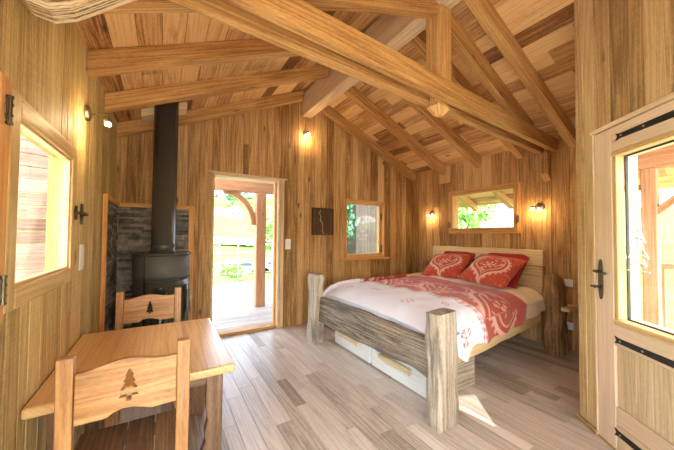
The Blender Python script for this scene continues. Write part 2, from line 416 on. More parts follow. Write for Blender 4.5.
# ceiling boards (run along the ridge direction) and roof
def ceiling():
    mb = MB(); ya, yb = -1.9, 4.9
    for side, xend in ((-1, -1.05), (1, 5.5)):
        L = abs(xend - XM); n = int(L / .145)
        for i in range(n):
            d0 = L * i / n + .002; d1 = L * (i + 1) / n - .002
            cuts = [ya]; y = ya + rnd(.3, 1.2)
            while y < yb - .2: cuts.append(y); y += random.choice((.65, .65, 1.3, 1.3, 1.95))
            cuts.append(yb)
            for c0, c1 in zip(cuts[:-1], cuts[1:]):
                xa, xb = XM + side * d0, XM + side * d1; za, zb = RIDGE - PITCH * d0, RIDGE - PITCH * d1
                tn = min(1, max(0, random.gauss(.55, .28))); c0 += .001; c1 -= .001
                lo = [(xa, c0, za), (xb, c0, zb), (xb, c1, zb), (xa, c1, za)]
                if side < 0: lo = [lo[1], lo[0], lo[3], lo[2]]
                mb.hexa(lo + [(p[0], p[1], p[2] + .022) for p in lo], (0, 1, 0), tn)
        xa, xb = XM, xend; za, zb = RIDGE, zc(xend)
        lo = [(xa, ya, za + .026), (xb, ya, zb + .026), (xb, yb, zb + .026), (xa, yb, za + .026)]
        if side < 0: lo = [lo[1], lo[0], lo[3], lo[2]]
        mb.hexa(lo + [(p[0], p[1], p[2] + .12) for p in lo], (0, 1, 0), .5, 1)
    return tag(mb.build('ceiling', [W_CEIL, W_CORE], bevel=.0015), kind='structure')
ceiling()

# floor
def floor():
    mb = MB(); x = XL - .02
    while x < XR + .02:
        w = random.choice((.09, .12, .14)); y = -1.32 - rnd(0, .7)
        while y < D + .03:
            l = rnd(.45, 1.25); y2 = min(y + l, D + .02)
            if y2 - y > .03: mb.box(x + .0008, x + w - .0008, y + .001, y2 - .001, -.02, 0, 'y', min(1, max(0, random.gauss(.55, .22))))
            y = y + l
        x += w
    mb.box(XL - .2, XR + .2, Y0 - .2, D + .2, -.16, -.022, 'y', .5, 1)
    return tag(mb.build('floor', [W_FLOOR, W_CORE], bevel=.0012), kind='structure')
floor()

# ------------------------------------------------------------------ roof timbers
def rafter(side, yf, x_in, x_out, label, w=.095, h=.148, group=None, name='rafter'):
    a, b = XM + side * x_in, XM + side * x_out
    za, zb = zc(a) - .002, zc(b) - .002
    lo = [(a, yf, za - h), (b, yf, zb - h), (b, yf + w, zb - h), (a, yf + w, za - h)]
    if side < 0: lo = [lo[1], lo[0], lo[3], lo[2]]
    mb = MB(); mb.hexa(lo + [(p[0], p[1], p[2] + h) for p in lo], (side, 0, -PITCH), rnd(.3, .8))
    return tag(mb.build(name, W_BEAM, bevel=.006, seg=2), label, 'beam', group)
xl = XM - XL; xr = XR - XM
for yf, lab in ((3.89, 'sloping wood rafter on the chimney side, lying right against the door wall'),
                (3.12, 'sloping wood rafter just in front of the black stove pipe'),
                (2.45, 'thick sloping rafter on the chimney side, second out from the stove pipe'),
                (1.79, 'sloping rafter on the chimney side, half hidden above the double tie beam')):
    rafter(-1, yf, .08, xl, lab)
for yf, lab in ((3.89, 'sloping rafter over the bed side, lying against the door wall gable'),
                (3.20, 'rafter over the bed, second out from the door wall'),
                (2.56, 'rafter over the bed whose foot lands just left of the square bed window'),
                (1.95, 'rafter over the bed, passing just behind the king post'),
                (1.355, 'long rafter nearest the entry door wall, in front of the roof truss')):
    rafter(1, yf, .08, xr, lab)
rid = MB().box(XM - .06, XM + .10, -1.28, D - .005, 3.19, 3.535, 'y', .8)
tag(rid.build('ridge_beam', W_PALE, bevel=.008, seg=2), 'pale squared ridge beam running under the roof peak to the door wall', 'beam')
# truss
def ty(x): return 1.455 + .067 * (x - XM)
TZ = 2.42
def tie(y_off, w, z0, z1, label):
    a, b = V((XL + .003, ty(XL) + y_off, 0)), V((XR - .003, ty(XR) + y_off, 0))
    mb = MB(); q = [V((a.x, a.y, z0)), V((b.x, b.y, z0)), V((b.x, b.y + w, z0)), V((a.x, a.y + w, z0))]
    mb.hexa(q + [p + V((0, 0, z1 - z0)) for p in q], (1, .067, 0), .45)
    return tag(mb.build('tie_beam', W_BEAM, bevel=.006, seg=2), label, 'beam')
tie(-.045, .062, TZ, TZ + .15, 'nearer of the twin horizontal tie beams crossing under the roof')
tie(.105, .062, TZ + .0, TZ + .15, 'farther of the twin horizontal tie beams, with the pendant tip between them')
kp = MB(); kx, ky = 1.885, ty(1.885) + .022
kp.box(kx - .065, kx + .065, ky, ky + .077, TZ - .0, TZ + .152, 'z', .7); kp.box(kx - .065, kx + .065, ky - .035, ky + .115, TZ + .153, 3.18, 'z', .7)
kpo = kp.build('king_post', W_BEAM, bevel=.008, seg=2)
tag(kpo, 'upright king post rising from the twin tie beams to the ridge', 'post')
tip = MB(); c = V((kx, ky + .038, TZ + .0))
r1 = [c + V((sx * .064, sy * .038, 0)) for sx, sy in ((-1, -1), (1, -1), (1, 1), (-1, 1))]
r2 = [c + V((sx * .09, sy * .055, -.035)) for sx, sy in ((-1, -1), (1, -1), (1, 1), (-1, 1))]
r3 = [c + V((sx * .03, sy * .02, -.10)) for sx, sy in ((-1, -1), (1, -1), (1, 1), (-1, 1))]
tip.loft([r3, r2, r1], .8)
attach(tip.build('carved_tip', W_BEAM, bevel=.004), kpo)
# principal rafter of the truss (bed side)
pr = MB(); a, b = V((kx + .068, ty(2.0) + .022, 3.16)), V((3.60, ty(3.6) + .022, 2.585))
pr.bar(a + V((0, .038, 0)), b + V((0, .038, 0)), .076, .17, tone=.3)
tag(pr.build('principal_rafter', W_BEAM, bevel=.006, seg=2), 'heavy slanting truss rafter from king post down to the bed wall', 'beam')
pl = MB(); a, b = V((kx - .065, ty(1.7) + .022, 3.22)), V((XL + .004, ty(-.4) + .022, 2.32))
pl.bar(a + V((0, .038, -.02)), b + V((0, .038, 0)), .078, .17, tone=.3)
tag(pl.build('principal_rafter', W_BEAM, bevel=.006, seg=2), 'slanting truss rafter on the chimney side, above the frame of the picture', 'beam')
# wall bracket under the truss on the bed wall
br = MB(); yb = ty(XR) + .03
br.hexa([(XR - .10, yb, 2.15), (XR - .004, yb, 2.06), (XR - .004, yb + .085, 2.06), (XR - .10, yb + .085, 2.15)] + [(XR - .10, yb, TZ - .002), (XR - .004, yb, TZ - .002), (XR - .004, yb + .085, TZ - .002), (XR - .10, yb + .085, TZ - .002)], (0, 0, 1), .35)
tag(br.build('beam_bracket', W_BEAM, bevel=.004), 'short upright bracket under the tie beams on the bed wall', 'bracket')
# curved brace at the left end of the truss
cb = MB(); pts = [(-.455, 2.19), (-.42, 2.145), (-.36, 2.138), (-.30, 2.17), (-.25, 2.215), (-.20, 2.262), (-.12, 2.335), (-.02, 2.405)]
rings = []
for x, z in pts:
    rings.append([(x, 1.36, z), (x + .0, 1.45, z), (x - .03, 1.45, z + .16), (x - .03, 1.36, z + .16)])
rings = [[V(p) if p[0] > XL + .004 else V((XL + .004, p[1], p[2])) for p in r] for r in rings]
cb.loft(rings, .9)
tag(cb.build('curved_brace', W_ENDG, bevel=.004), 'pale curved timber brace high on the left wall, showing bold end grain', 'beam')

# flue ceiling plate
fp = MB(); q = [(-.23, 3.61, zc(-.23) - .085), (.20, 3.61, zc(.20) - .085), (.20, 3.80, zc(.20) - .085), (-.23, 3.80, zc(-.23) - .085)]
fp.hexa(q + [(p[0], p[1], p[2] + .08) for p in q], (1, 0, 0), .9)
tag(fp.build('flue_plate', W_PALE), 'pale wooden plate on the ceiling round the top of the stove pipe', 'plate')

# ------------------------------------------------------------------ slate surround
def stones():
    mb = MB(); z = .0
    while z < 1.655:
        h = min(random.choice((.018, .024, .030, .038)), 1.66 - z)
        y = 3.215
        while y < D - .002:
            l = min(rnd(.08, .26), D - y); d = rnd(.010, .026)
            mb.box(XL + .001, XL + d, y + .0006, y + l - .0006, z + .0005, z + h - .0005, 'y', rnd(0, 1)); y += l
        x = XL + .024
        while x < .262:
            l = min(rnd(.08, .26), .264 - x); d = rnd(.010, .026)
            mb.box(x + .0006, x + l - .0006, D - d, D - .001, z + .0005, z + h - .0005, 'x', rnd(0, 1)); x += l
        z += h
    return tag(mb.build('wall_cladding', M_STONE, bevel=.002), kind='structure')
stones()
tr = MB(); tr.box(XL + .001, XL + .034, 3.175, 3.214, 0, 1.705, 'z', .3); tr.box(XL + .001, XL + .034, 3.214, D - .001, 1.662, 1.705, 'y', .7)
tr.box(XL + .034, .265, D - .034, D - .001, 1.662, 1.705, 'x', .7); tr.box(.265, .322, D - .034, D - .001, 0, 1.705, 'z', .4)
tag(tr.build('trim_1', W_TRIM, bevel=.002), kind='structure')

# ------------------------------------------------------------------ windows and doors
def rect_frame(mb, P, s0, s1, z0, z1, w, d0, d1, tone=None, wb=None):
    """frame of four members; P(s, d, z) maps to world"""
    wb = wb or w
    def bx(a, b, c, d, g):
        Q = [P(a, d0, c), P(b, d0, c), P(b, d1, c), P(a, d1, c), P(a, d0, d), P(b, d0, d), P(b, d1, d), P(a, d1, d)]
        n = (Q[1] - Q[0]).cross(Q[3] - Q[0])
        if n.z < 0: Q = [Q[1], Q[0], Q[3], Q[2], Q[5], Q[4], Q[7], Q[6]]
        mb.hexa(Q, g, tone if tone is not None else rnd(.3, .7))
    gs = P(1, 0, 0) - P(0, 0, 0)
    bx(s0, s0 + w, z0, z1, (0, 0, 1)); bx(s1 - w, s1, z0, z1, (0, 0, 1))
    bx(s0 + w, s1 - w, z0, z0 + wb, gs); bx(s0 + w, s1 - w, z1 - w, z1, gs)
def pbox(mb, P, a, b, d0, d1, c, d, g, tone=None, mi=0):
    Q = [P(a, d0, c), P(b, d0, c), P(b, d1, c), P(a, d1, c), P(a, d0, d), P(b, d0, d), P(b, d1, d), P(a, d1, d)]
    n = (Q[1] - Q[0]).cross(Q[3] - Q[0])
    if n.z < 0: Q = [Q[1], Q[0], Q[3], Q[2], Q[5], Q[4], Q[7], Q[6]]
    mb.hexa(Q, g, tone, mi)
def pane(name, P, s0, s1, z0, z1, d, parent, th=.006):
    mb = MB(); pbox(mb, P, s0, s1, d - th / 2, d + th / 2, z0, z1, (0, 0, 1), .5)
    o = mb.build(name, M_GLASS, parent); return o
def hinge(P, s, z, d, h, parent, w=.010):
    mb = MB(); mb.tube([P(s, d, z - h / 2), P(s, d, z + h / 2)], w, 10)
    for k in (-.5, -.2, .2, .5): mb.tube([P(s, d, z + h * k - .004), P(s, d, z + h * k + .004)], w * 1.35, 10)
    pbox(mb, P, s - w * 2.0, s + w * 2.0, d - .004, d + .001, z - h * .42, z + h * .42, (0, 0, 1))
    return mb.build('hinge', M_BRONZE, parent)
# window 1: left wall
PL = lambda s, d, z: V((XL + d, s, z))
w1 = empty('window_1', (XL, 1.76, 1.08), kind='structure')
mb = MB(); rect_frame(mb, PL, W1[0], W1[1], W1[2], W1[3], .035, -.085, .004, .3); f1 = mb.build('window_frame', W_TRIM, w1, .003)
mb = MB(); rect_frame(mb, PL, 1.352, 2.185, 1.085, 1.835, .075, -.030, .024, .6); s1_ = mb.build('sash', W_FRAME, w1, .006, seg=2)
mb = MB(); rect_frame(mb, PL, 1.427, 2.112, 1.158, 1.762, .014, -.012, .012, .8); mb.build('glazing_bead', W_FRAME, w1, .002)
mb = MB(); pbox(mb, PL, 1.32, 2.30, .0, .034, 1.050, 1.080, (0, 1, 0), .6)
pane('pane', PL, 1.438, 2.105, 1.165, 1.755, -.004, w1)
mb = MB(); pbox(mb, PL, 1.28, 1.351, .001, .022, 1.06, 1.85, (0, 0, 1), .3); mb.build('casing_strip', W_TRIM, w1, .002)
for z in (1.17, 1.745): hinge(PL, 1.318, z, .030, .085, w1, .007)
mb = MB(); mb.tube([PL(2.17, .03, 1.47), PL(2.30, .055, 1.475), PL(2.40, .03, 1.478)], .007, 8); mb.lathe(PL(2.165, .024, 1.47), [(.018, 0), (.018, .008), (.008, .012), (.008, .03)], 12, axis=(1, 0, 0))
mb.tube([PL(2.165, .03, 1.43), PL(2.165, .03, 1.51)], .006, 8); mb.build('latch_bar', M_BRONZE, w1, smooth=True)
mb = MB(); pbox(mb, PL, 2.405, 2.445, .001, .010, 1.41, 1.545, (0, 0, 1)); mb.lathe(PL(2.425, .009, 1.475), [(.012, 0), (.010, .025), (.004, .03)], 10, axis=(1, 0, 0)); mb.build('catch_plate', M_BRONZE, w1, .003)
# window 2: door wall
PB = lambda s, d, z: V((s, D - d, z))
w2 = empty('window_2', (3.03, D, .95), kind='structure')
mb = MB(); rect_frame(mb, PB, W2[0], W2[1], W2[2], W2[3], .022, -.19, .012, .4); mb.build('window_frame', W_TRIM, w2, .003)
mb = MB(); rect_frame(mb, PB, W2[0] + .022, W2[1] - .022, W2[2] + .022, W2[3] - .022, .052, -.105, -.055, .6); mb.build('sash', W_FRAME, w2, .004)
pane('pane', PB, W2[0] + .07, W2[1] - .07, W2[2] + .07, W2[3] - .07, -.08, w2)
mb = MB(); pbox(mb, PB, W2[0] - .085, W2[1] + .10, -.05, .045, W2[2] - .028, W2[2] - .0, (1, 0, 0), .6); mb.build('sill', W_TRIM, w2, .004)
for z in (1.12, 1.70): hinge(PB, W2[1] - .022, z, -.045, .13, w2, .013)
def decal_tree(P, s, z0, h, w, parent, mirror=1):
    mb = MB(); d = 0; n = 6
    pbox(mb, P, s - .004, s + .004, -.001, .001, z0, z0 + h * .9, (0, 0, 1))
    for i in range(n):
        z = z0 + h * (.12 + .14 * i); ww = w * (1 - i / (n + 1.5)) / 2 * (1.15 if i % 2 else .8)
        for sg in (-1, 1):
            a = P(s, 0, z + .02); b = P(s + sg * ww, 0, z - .01); c = P(s + sg * ww * .6, 0, z + .035)
            mb.tube([a, b], .004, 6); mb.tube([b, c], .003, 6)
    mb.tube([P(s - w * .55, 0, z0), P(s + w * .55, 0, z0)], .004, 6)
    return mb.build('frosted_decal', M_DECAL, parent)
decal_tree(lambda s, d, z: PB(s, -.073 + d, z), 3.02, 1.22, .52, .20, w2)
# window 3: bed wall
PR = lambda s, d, z: V((XR - d, s, z))
w3 = empty('window_3', (XR, 2.57, 1.40), kind='structure')
mb = MB(); rect_frame(mb, PR, W3[0] - .02, W3[1] + .02, W3[2] - .02, W3[3] + .02, .05, -.19, .010, .3); mb.build('window_frame', W_TRIM, w3, .003)
mb = MB(); rect_frame(mb, PR, W3[0] + .012, W3[1] - .012, W3[2] + .012, W3[3] - .012, .055, -.03, .030, .6); mb.build('sash', W_BEAM, w3, .005, seg=2)
pane('pane', PR, W3[0] + .06, W3[1] - .06, W3[2] + .06, W3[3] - .06, -.0, w3)
for s, z in ((W3[0] + .005, 1.60), (W3[1] - .005, 1.55)): hinge(PR, s, z, .034, .10, w3, .008)
# unseen rear and second left windows, added to let in more daylight
PRr = lambda s, d, z: V((s, Y0 + d, z))
w4 = empty('window_added_rear', (.19, Y0, .35), kind='structure')
mb = MB(); rect_frame(mb, PRr, XL - .2 + .25, XL - .2 + 1.60, .10, 1.85, .06, -.12, -.02, .5); mb.build('window_frame', W_FRAME, w4, .003)
pane('pane', PRr, XL - .2 + .31, XL - .2 + 1.54, .16, 1.79, -.07, w4)
w5 = empty('window_added_left', (XL, -.15, .9), kind='structure')
mb = MB(); rect_frame(mb, PL, -1.1, .75, .5, 1.75, .06, -.12, -.02, .5); mb.build('window_frame', W_FRAME, w5, .003)
pane('pane', PL, -1.04, .69, .56, 1.69, -.07, w5)
# terrace door: open doorway with jambs and threshold
d1 = empty('door_1', (1.0, D, 0), kind='structure')
mb = MB(); pbox(mb, PB, DOOR[1] - .035, DOOR[1] + .0, -.22, .004, 0, DOOR[3], (0, 0, 1), .5)
pbox(mb, PB, DOOR[1] + .001, DOOR[1] + .05, .0, .014, 0, DOOR[3] + .01, (0, 0, 1), .7)
mb.build('jamb', W_PALE, d1, .004)
mb = MB(); pbox(mb, PB, DOOR[0], DOOR[0] + .03, -.22, .004, 0, DOOR[3], (0, 0, 1), .5); mb.build('jamb', W_PALE, d1, .004)
mb = MB(); pbox(mb, PB, DOOR[1] - .06, DOOR[1] - .036, -.13, -.08, .03, DOOR[3] - .03, (0, 0, 1), .3); mb.build('door_stop', W_TRIM, d1, .003)
mb = MB(); pbox(mb, PB, DOOR[0] + .03, DOOR[1] - .035, -.22, .004, DOOR[3] - .03, DOOR[3], (1, 0, 0), .9)
pbox(mb, PB, DOOR[0] - .05, DOOR[1] + .085, .0, .035, DOOR[3] + .0, DOOR[3] + .018, (1, 0, 0), .9); mb.build('head_board', W_PALE, d1, .003)
mb = MB(); pbox(mb, PB, DOOR[0] + .03, DOOR[1] - .035, -.20, -.01, 0, .04, (1, 0, 0), .3); mb.build('threshold', W_BEAM, d1, .005)
# entry door
PE = lambda s, d, z: E3(s, -d, z)
d2 = empty('door_2', E3(.5, 0, 0), kind='structure')
mb = MB(); pbox(mb, PE, .035, 1.0, .0, .022, 2.068, 2.092, -dE, .9); pbox(mb, PE, .036, .052, .0, .012, .0, 2.068, (0, 0, 1), .6)
mb.build('casing', W_PALE, d2, .003)
mb = MB(); pbox(mb, PE, .054, .195, -.06, .006, .012, 2.062, (0, 0, 1), .7); mb.build('stile', W_STILE, d2, .004)
mb = MB(); pbox(mb, PE, .82, .97, -.06, .006, .012, 2.062, (0, 0, 1), .5); mb.build('stile', W_STILE, d2, .004)
for z0, z1, t_ in ((1.905, 2.062, .8), (.665, .80, .5), (.18, .285, .35)):
    mb = MB(); pbox(mb, PE, .1955, .8195, -.06, .005, z0, z1, -dE, t_); mb.build('rail', W_STILE, d2, .004)
mb = MB(); pbox(mb, PE, .1955, .8195, -.06, .004, .012, .179, -dE, .6); mb.build('kick_board', W_DOOR, d2, .004)
s = .197
for k, w in enumerate((.135, .10, .11, .13, .14)):
    mb = MB(); pbox(mb, PE, s + .0012, s + w - .0012, -.035, -.006, .286, .664, (0, 0, 1), .3 + .12 * k); mb.build('panel_board', W_DOOR, d2, .004); s += w
mb = MB()
pbox(mb, PE, .196, .819, -.045, .012, .801, .835, -dE, .6); pbox(mb, PE, .196, .819, -.045, .010, 1.872, 1.904, -dE, .5)
pbox(mb, PE, .196, .225, -.048, .002, .836, 1.871, (0, 0, 1), .4); pbox(mb, PE, .79, .819, -.048, .002, .836, 1.871, (0, 0, 1), .4)
mb.build('glazing_frame', W_FRAME, d2, .004)
mb = MB(); rect_frame(mb, PE, .225, .79, .836, 1.871, .007, -.062, -.048, .5); mb.build('seal', M_DARK, d2)
pane('pane', PE, .226, .789, .837, 1.870, -.055, d2)
mb = MB(); rect_frame(mb, PE, .20, .815, .81, 1.90, .03, -.12, -.064, .5); mb.build('outer_frame', W_PALE, d2, .003)
decal_tree(lambda s, d, z: PE(s, -.049 + d, z), .305, 1.15, .34, .13, d2)
def strap(z, s0, s1, h=.042, th=.006):
    L = s1 - s0
    out = [(0, -h * .5), (L, -h * .5), (L, h * .5), (0, h * .5), (.012, h * .22), (.022, h * .02), (.012, -h * .2)]
    out = [(0, -h * .55), (.03, -h * .38), (L, -h * .5), (L, h * .5), (.03, h * .38), (0, h * .55), (.014, h * .1), (.014, -h * .1)]
    o = shape2d(out, [], th, PE(s0, .0085, z), -dE, (0, 0, 1), 'strap_hinge', M_DARK, d2, .0012)
    for k in (.03, .18, .36, .54):
        if k < L:
            mb = MB(); mb.lathe(PE(s0 + k + .015, .011, z), [(.007, 0), (.0065, .003), (.003, .005)], 10, axis=-nE); mb.build('rivet', M_CHROME, o)
strap(1.987, .235, .93); strap(.705, .20, .93); strap(.125, .187, .93)
# handle plate
out = []
for k in range(24):
    a = 2 * pi * k / 24; out.append((.021 * cos(a), (.135 if abs(sin(a)) > .5 else .13) * (abs(sin(a)) ** .55) * (1 if sin(a) >= 0 else -1)))
hp = shape2d(out, [], .005, PE(.098, .0095, 1.07), -dE, (0, 0, 1), 'handle_plate', M_BRONZE, d2, .001)
mb = MB(); mb.tube([PE(.098, .012, 1.125), PE(.098, .045, 1.125), PE(.105, .055, 1.125), PE(.215, .056, 1.118)], [.010, .009, .009, .008], 10); mb.build('lever', M_BRONZE, d2, smooth=True)
mb = MB(); mb.lathe(PE(.098, .012, 1.02), [(.012, 0), (.011, .012), (.004, .03), (.011, .032), (.011, .038)], 12, axis=-nE); mb.tube([PE(.098, .035, 1.02), PE(.06, .045, 1.018)], .006, 8); mb.build('key', M_BRONZE, d2, smooth=True)
mb = MB(); pbox(mb, PE, -.16, .05, .001, .022, .0, .035, -dE, .2); pbox(mb, PE, .05, 1.0, .001, .012, .0, .012, -dE, .3)
tag(mb.build('baseboard_entry', W_ENT, bevel=.003), kind='structure')
mb = MB(); pbox(mb, PE, -.122, -.04, .001, .010, .037, 3.17, (0, 0, 1), .6)
tag(mb.build('trim_2', W_ENT, bevel=.004), kind='structure')

# ------------------------------------------------------------------ table and chairs
tb = empty('dining_table', (-.06, 2.06, 0), 'honey pine dining table standing against the left wall between two chairs', 'table')
mb = MB(); x0, x1, y0, y1 = -.456, .338, 1.575, 2.555; nb = 5
for i in range(nb):
    a = x0 + (x1 - x0) * i / nb; b = x0 + (x1 - x0) * (i + 1) / nb
    mb.box(a, b, y0, y1, .628, .672, 'y', rnd(.35, .65))
bmt = mb.build('tabletop', W_TABLE, tb)
bm = bmesh.new(); bm.from_mesh(bmt.data); bmesh.ops.remove_doubles(bm, verts=bm.verts, dist=1e-5)
inner = [f for f in bm.faces if abs(f.normal.x) > .9 and x0 + .01 < f.calc_center_median().x < x1 - .01]
bmesh.ops.delete(bm, geom=inner, context='FACES'); bmesh.ops.recalc_face_normals(bm, faces=bm.faces); bm.to_mesh(bmt.data); bm.free()
bv = bmt.modifiers.new('b', 'BEVEL'); bv.width = .012; bv.segments = 3; bv.limit_method = 'ANGLE'; bv.angle_limit = radians(40)
prof = [(0, 0), (.135, 0), (.128, .05), (.098, .12), (.106, .18), (.082, .25), (.088, .30), (.074, .36), (.085, .43), (.082, .55), (.09, .626), (0, .626)]
for (lx, sgn) in ((.295, -1), (-.405, 1)):
    for ly in (1.70, 2.42):
        pts = [(p[0] * sgn, p[1]) for p in prof]
        if sgn < 0: pts = pts[::-1]
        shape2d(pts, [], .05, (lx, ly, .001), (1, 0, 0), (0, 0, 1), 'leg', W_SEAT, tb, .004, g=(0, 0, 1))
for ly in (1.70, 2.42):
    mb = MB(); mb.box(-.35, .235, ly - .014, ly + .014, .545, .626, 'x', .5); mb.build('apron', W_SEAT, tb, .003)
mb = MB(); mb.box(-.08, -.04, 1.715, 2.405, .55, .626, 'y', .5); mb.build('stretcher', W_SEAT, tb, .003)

TREE = [(0, .056), (.012, .034), (.006, .034), (.017, .014), (.009, .014), (.023, -.008), (.011, -.008), (.026, -.032), (.006, -.032), (.006, -.046), (-.006, -.046), (-.006, -.032), (-.026, -.032), (-.011, -.008), (-.023, -.008), (-.009, .014), (-.017, .014), (-.006, .034), (-.012, .034)]
def make_chair(name, ox, oy, face, label, w=.405, tscale=1.0):
    """face=+1: sitter looks towards +y; back panel at oy"""
    c = empty(name, (ox, oy, 0), label, 'chair')
    hw = w / 2; iw = hw - .048
    top = [(-iw, -.012), (-iw * .75, -.008), (-iw * .45, .004), (-iw * .2, .012), (iw * .02, .014), (iw * .25, .008), (iw * .5, -.002), (iw * .75, -.006), (iw, -.003)]
    bot = [(iw, -.188), (iw * .45, -.190), (iw * .35, -.182), (iw * .1, -.169), (-iw * .1, -.167), (-iw * .3, -.174), (-iw * .42, -.189), (-iw, -.188)]
    outl = [(p[0], p[1] + .874) for p in top] + [(p[0], p[1] + .874) for p in bot]
    tr_ = [(p[0] * tscale, p[1] * tscale + .785) for p in TREE]
    shape2d(outl[::-1], [tr_], .024, (ox, oy, 0), (1, 0, 0), (0, 0, 1), 'backrest', W_FURN, c, .003)
    for sg in (-1, 1):
        xx = ox + sg * (hw - .024)
        yy = oy
        mb = MB(); mb.loft([[V((xx + a * .023, yy - face * .0 + b * .021 + dy, z)) for a, b in ((-1, -1), (1, -1), (1, 1), (-1, 1))] for z, dy in ((.001, face * .03), (.42, face * .012), (.70, 0), (.925, -face * .004))], .55)
        mb.build('rear_leg', W_FURN, c, .004, seg=2)
        yy = oy + face * .37
        mb = MB(); mb.loft([[V((xx + a * .021, yy + b * .021, z)) for a, b in ((-1, -1), (1, -1), (1, 1), (-1, 1))] for z in (.001, .415)], .5); mb.build('leg', W_FURN, c, .004)
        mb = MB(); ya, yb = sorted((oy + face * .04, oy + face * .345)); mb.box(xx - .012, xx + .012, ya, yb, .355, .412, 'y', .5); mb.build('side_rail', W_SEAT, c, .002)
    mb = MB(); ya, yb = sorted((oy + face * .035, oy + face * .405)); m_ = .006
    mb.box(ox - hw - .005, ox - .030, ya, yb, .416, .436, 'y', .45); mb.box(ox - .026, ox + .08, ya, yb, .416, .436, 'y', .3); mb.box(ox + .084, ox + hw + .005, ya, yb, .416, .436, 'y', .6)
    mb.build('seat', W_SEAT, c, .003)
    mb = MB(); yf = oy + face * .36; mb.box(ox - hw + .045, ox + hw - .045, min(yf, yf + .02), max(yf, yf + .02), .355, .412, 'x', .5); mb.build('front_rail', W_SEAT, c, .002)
    return c
make_chair('dining_chair', -.098, 1.33, 1, 'honey pine chair nearest the camera, its back with a fir tree cutout turned to us', .405, 1.15)
make_chair('dining_chair', -.078, 2.63, -1, 'pine chair on the far side of the table, back against the black stove', .42)

# ------------------------------------------------------------------ stove
st = empty('wood_stove', (0, 3.62, 0), 'round black cast steel wood stove in the slate lined corner', 'stove')
c = V((-.005, 3.62, 0))
mb = MB(); mb.lathe(c, [(.235, .0), (.245, .01), (.245, .06), (.258, .065), (.258, .90), (.262, .905)], 48, tone=.5); mb.build('body', M_STOVE, st, smooth=False)
mb = MB(); mb.lathe(c, [(.266, .906), (.268, .915), (.268, 1.125), (.262, 1.128)], 48); mb.build('upper_band', M_STOVE, st)
mb = MB(); mb.lathe(c, [(.262, 1.129), (.276, 1.133), (.276, 1.152), (.262, 1.158), (.12, 1.158)], 48); mb.build('top_plate', M_STOVE2, st)
def arc_shell(name, a0, a1, z0, z1, r0, r1, mat, parent, n=16, zf=None):
    rings = []
    for k in range(n + 1):
        a = a0 + (a1 - a0) * k / n; q = zf(k / n) if zf else (z0, z1)
        rings.append([c + V((cos(a) * r, sin(a) * r, z)) for r, z in ((r0, q[0]), (r1, q[0]), (r1, q[1]), (r0, q[1]))])
    mb = MB(); mb.loft(rings, .5); return mb.build(name, mat, parent)
dd = arc_shell('door', radians(-122), radians(-18), .40, .875, .2605, .272, M_STOVE2, st)
arc_shell('door_glass', radians(-108), radians(-32), .45, .82, .2725, .2745, M_SGLASS, dd)
arc_shell('seam', radians(-122), radians(60), .888, .893, .262, .2745, M_SGLASS, st)
arc_shell('side_seam', radians(-124.6), radians(-123.4), .08, 1.12, .262, .2735, M_SGLASS, st, 2)
mb = MB(); mb.tube([c + V((cos(radians(-28)) * .30, sin(radians(-28)) * .30, z)) for z in (.52, .76)], .008, 8)
for z in (.54, .74): mb.tube([c + V((cos(radians(-28)) * r, sin(radians(-28)) * r, z)) for r in (.272, .30)], .006, 8)
mb.build('handle', M_CHROME, st, smooth=True)
mb = MB(); mb.lathe(c + V((.008, -.01, 0)), [(.135, 1.159), (.135, 1.17), (.118, 1.172), (.118, 1.245), (.1195, 1.247), (.1195, 1.253), (.116, 1.256), (.116, 2.86)], 40); mb.build('flue_pipe', M_STOVE2, st, smooth=False)
for o in st.children:
    if o.name.split('.')[0] in ('body', 'upper_band', 'top_plate', 'flue_pipe', 'door', 'door_glass'):
        o.data.polygons.foreach_set('use_smooth', [len(p.vertices) == 4 and abs(p.normal.z) < .5 for p in o.data.polygons])

# ------------------------------------------------------------------ bed
def near_y(x): return 1.47 + .10 * (x - 1.8)
def far_y(x): return 3.30 + .045 * (x - 1.8)
bed = empty('bed', (2.8, 2.4, 0), 'rustic double bed of rough hewn weathered beams with drawers under the foot', 'bed')
mb = hewn([(1.745, 1.385, 0.001), (1.75, 1.385, .3), (1.745, 1.39, .55), (1.75, 1.39, .70), (1.745, 1.395, .80)], [(.108, .066), (.102, .066), (.100, .07), (.104, .07), (.100, .068)], .010, 36, 9, 1, 5, (0, 1, 0), 26)
mb.build('foot_post', W_OLD, bed, smooth=False)
mb = hewn([(1.69, 3.30, 0.001), (1.70, 3.30, .25), (1.695, 3.30, .5), (1.69, 3.29, .68), (1.70, 3.30, .80), (1.70, 3.30, .85)], [(.085, .105), (.078, .10), (.06, .10), (.065, .09), (.078, .11), (.066, .095)], .012, 32, 7, 7, 5, (0, 1, 0), 26)
mb.build('foot_post', W_OLD, bed)
mb = hewn([(1.745, 1.46, .43), (1.745, 1.9, .432), (1.745, 2.4, .425), (1.745, 2.9, .43), (1.745, 3.20, .43)], [(.045, .150), (.045, .148), (.045, .150), (.045, .148), (.045, .142)], .009, 36, 12, 3, 3.5, (0, 0, 1), 30)
mb.build('footboard', W_OLD, bed)
mb = hewn([(1.86, near_y(1.86) - .005, .40), (2.9, near_y(2.9) - .005, .405), (3.85, near_y(3.85) - .005, .41)], [(.03, .075)] * 3, .006, 20, 6, 5, 3, (0, 0, 1), 20)
mb.build('side_rail', W_HEAD, bed)
mb = hewn([(1.80, far_y(1.8) - .03, .40), (3.95, far_y(3.95) - .03, .41)], [(.03, .075)] * 2, .006, 20, 6, 9, 3, (0, 0, 1), 20)
mb.build('side_rail', W_HEAD, bed)
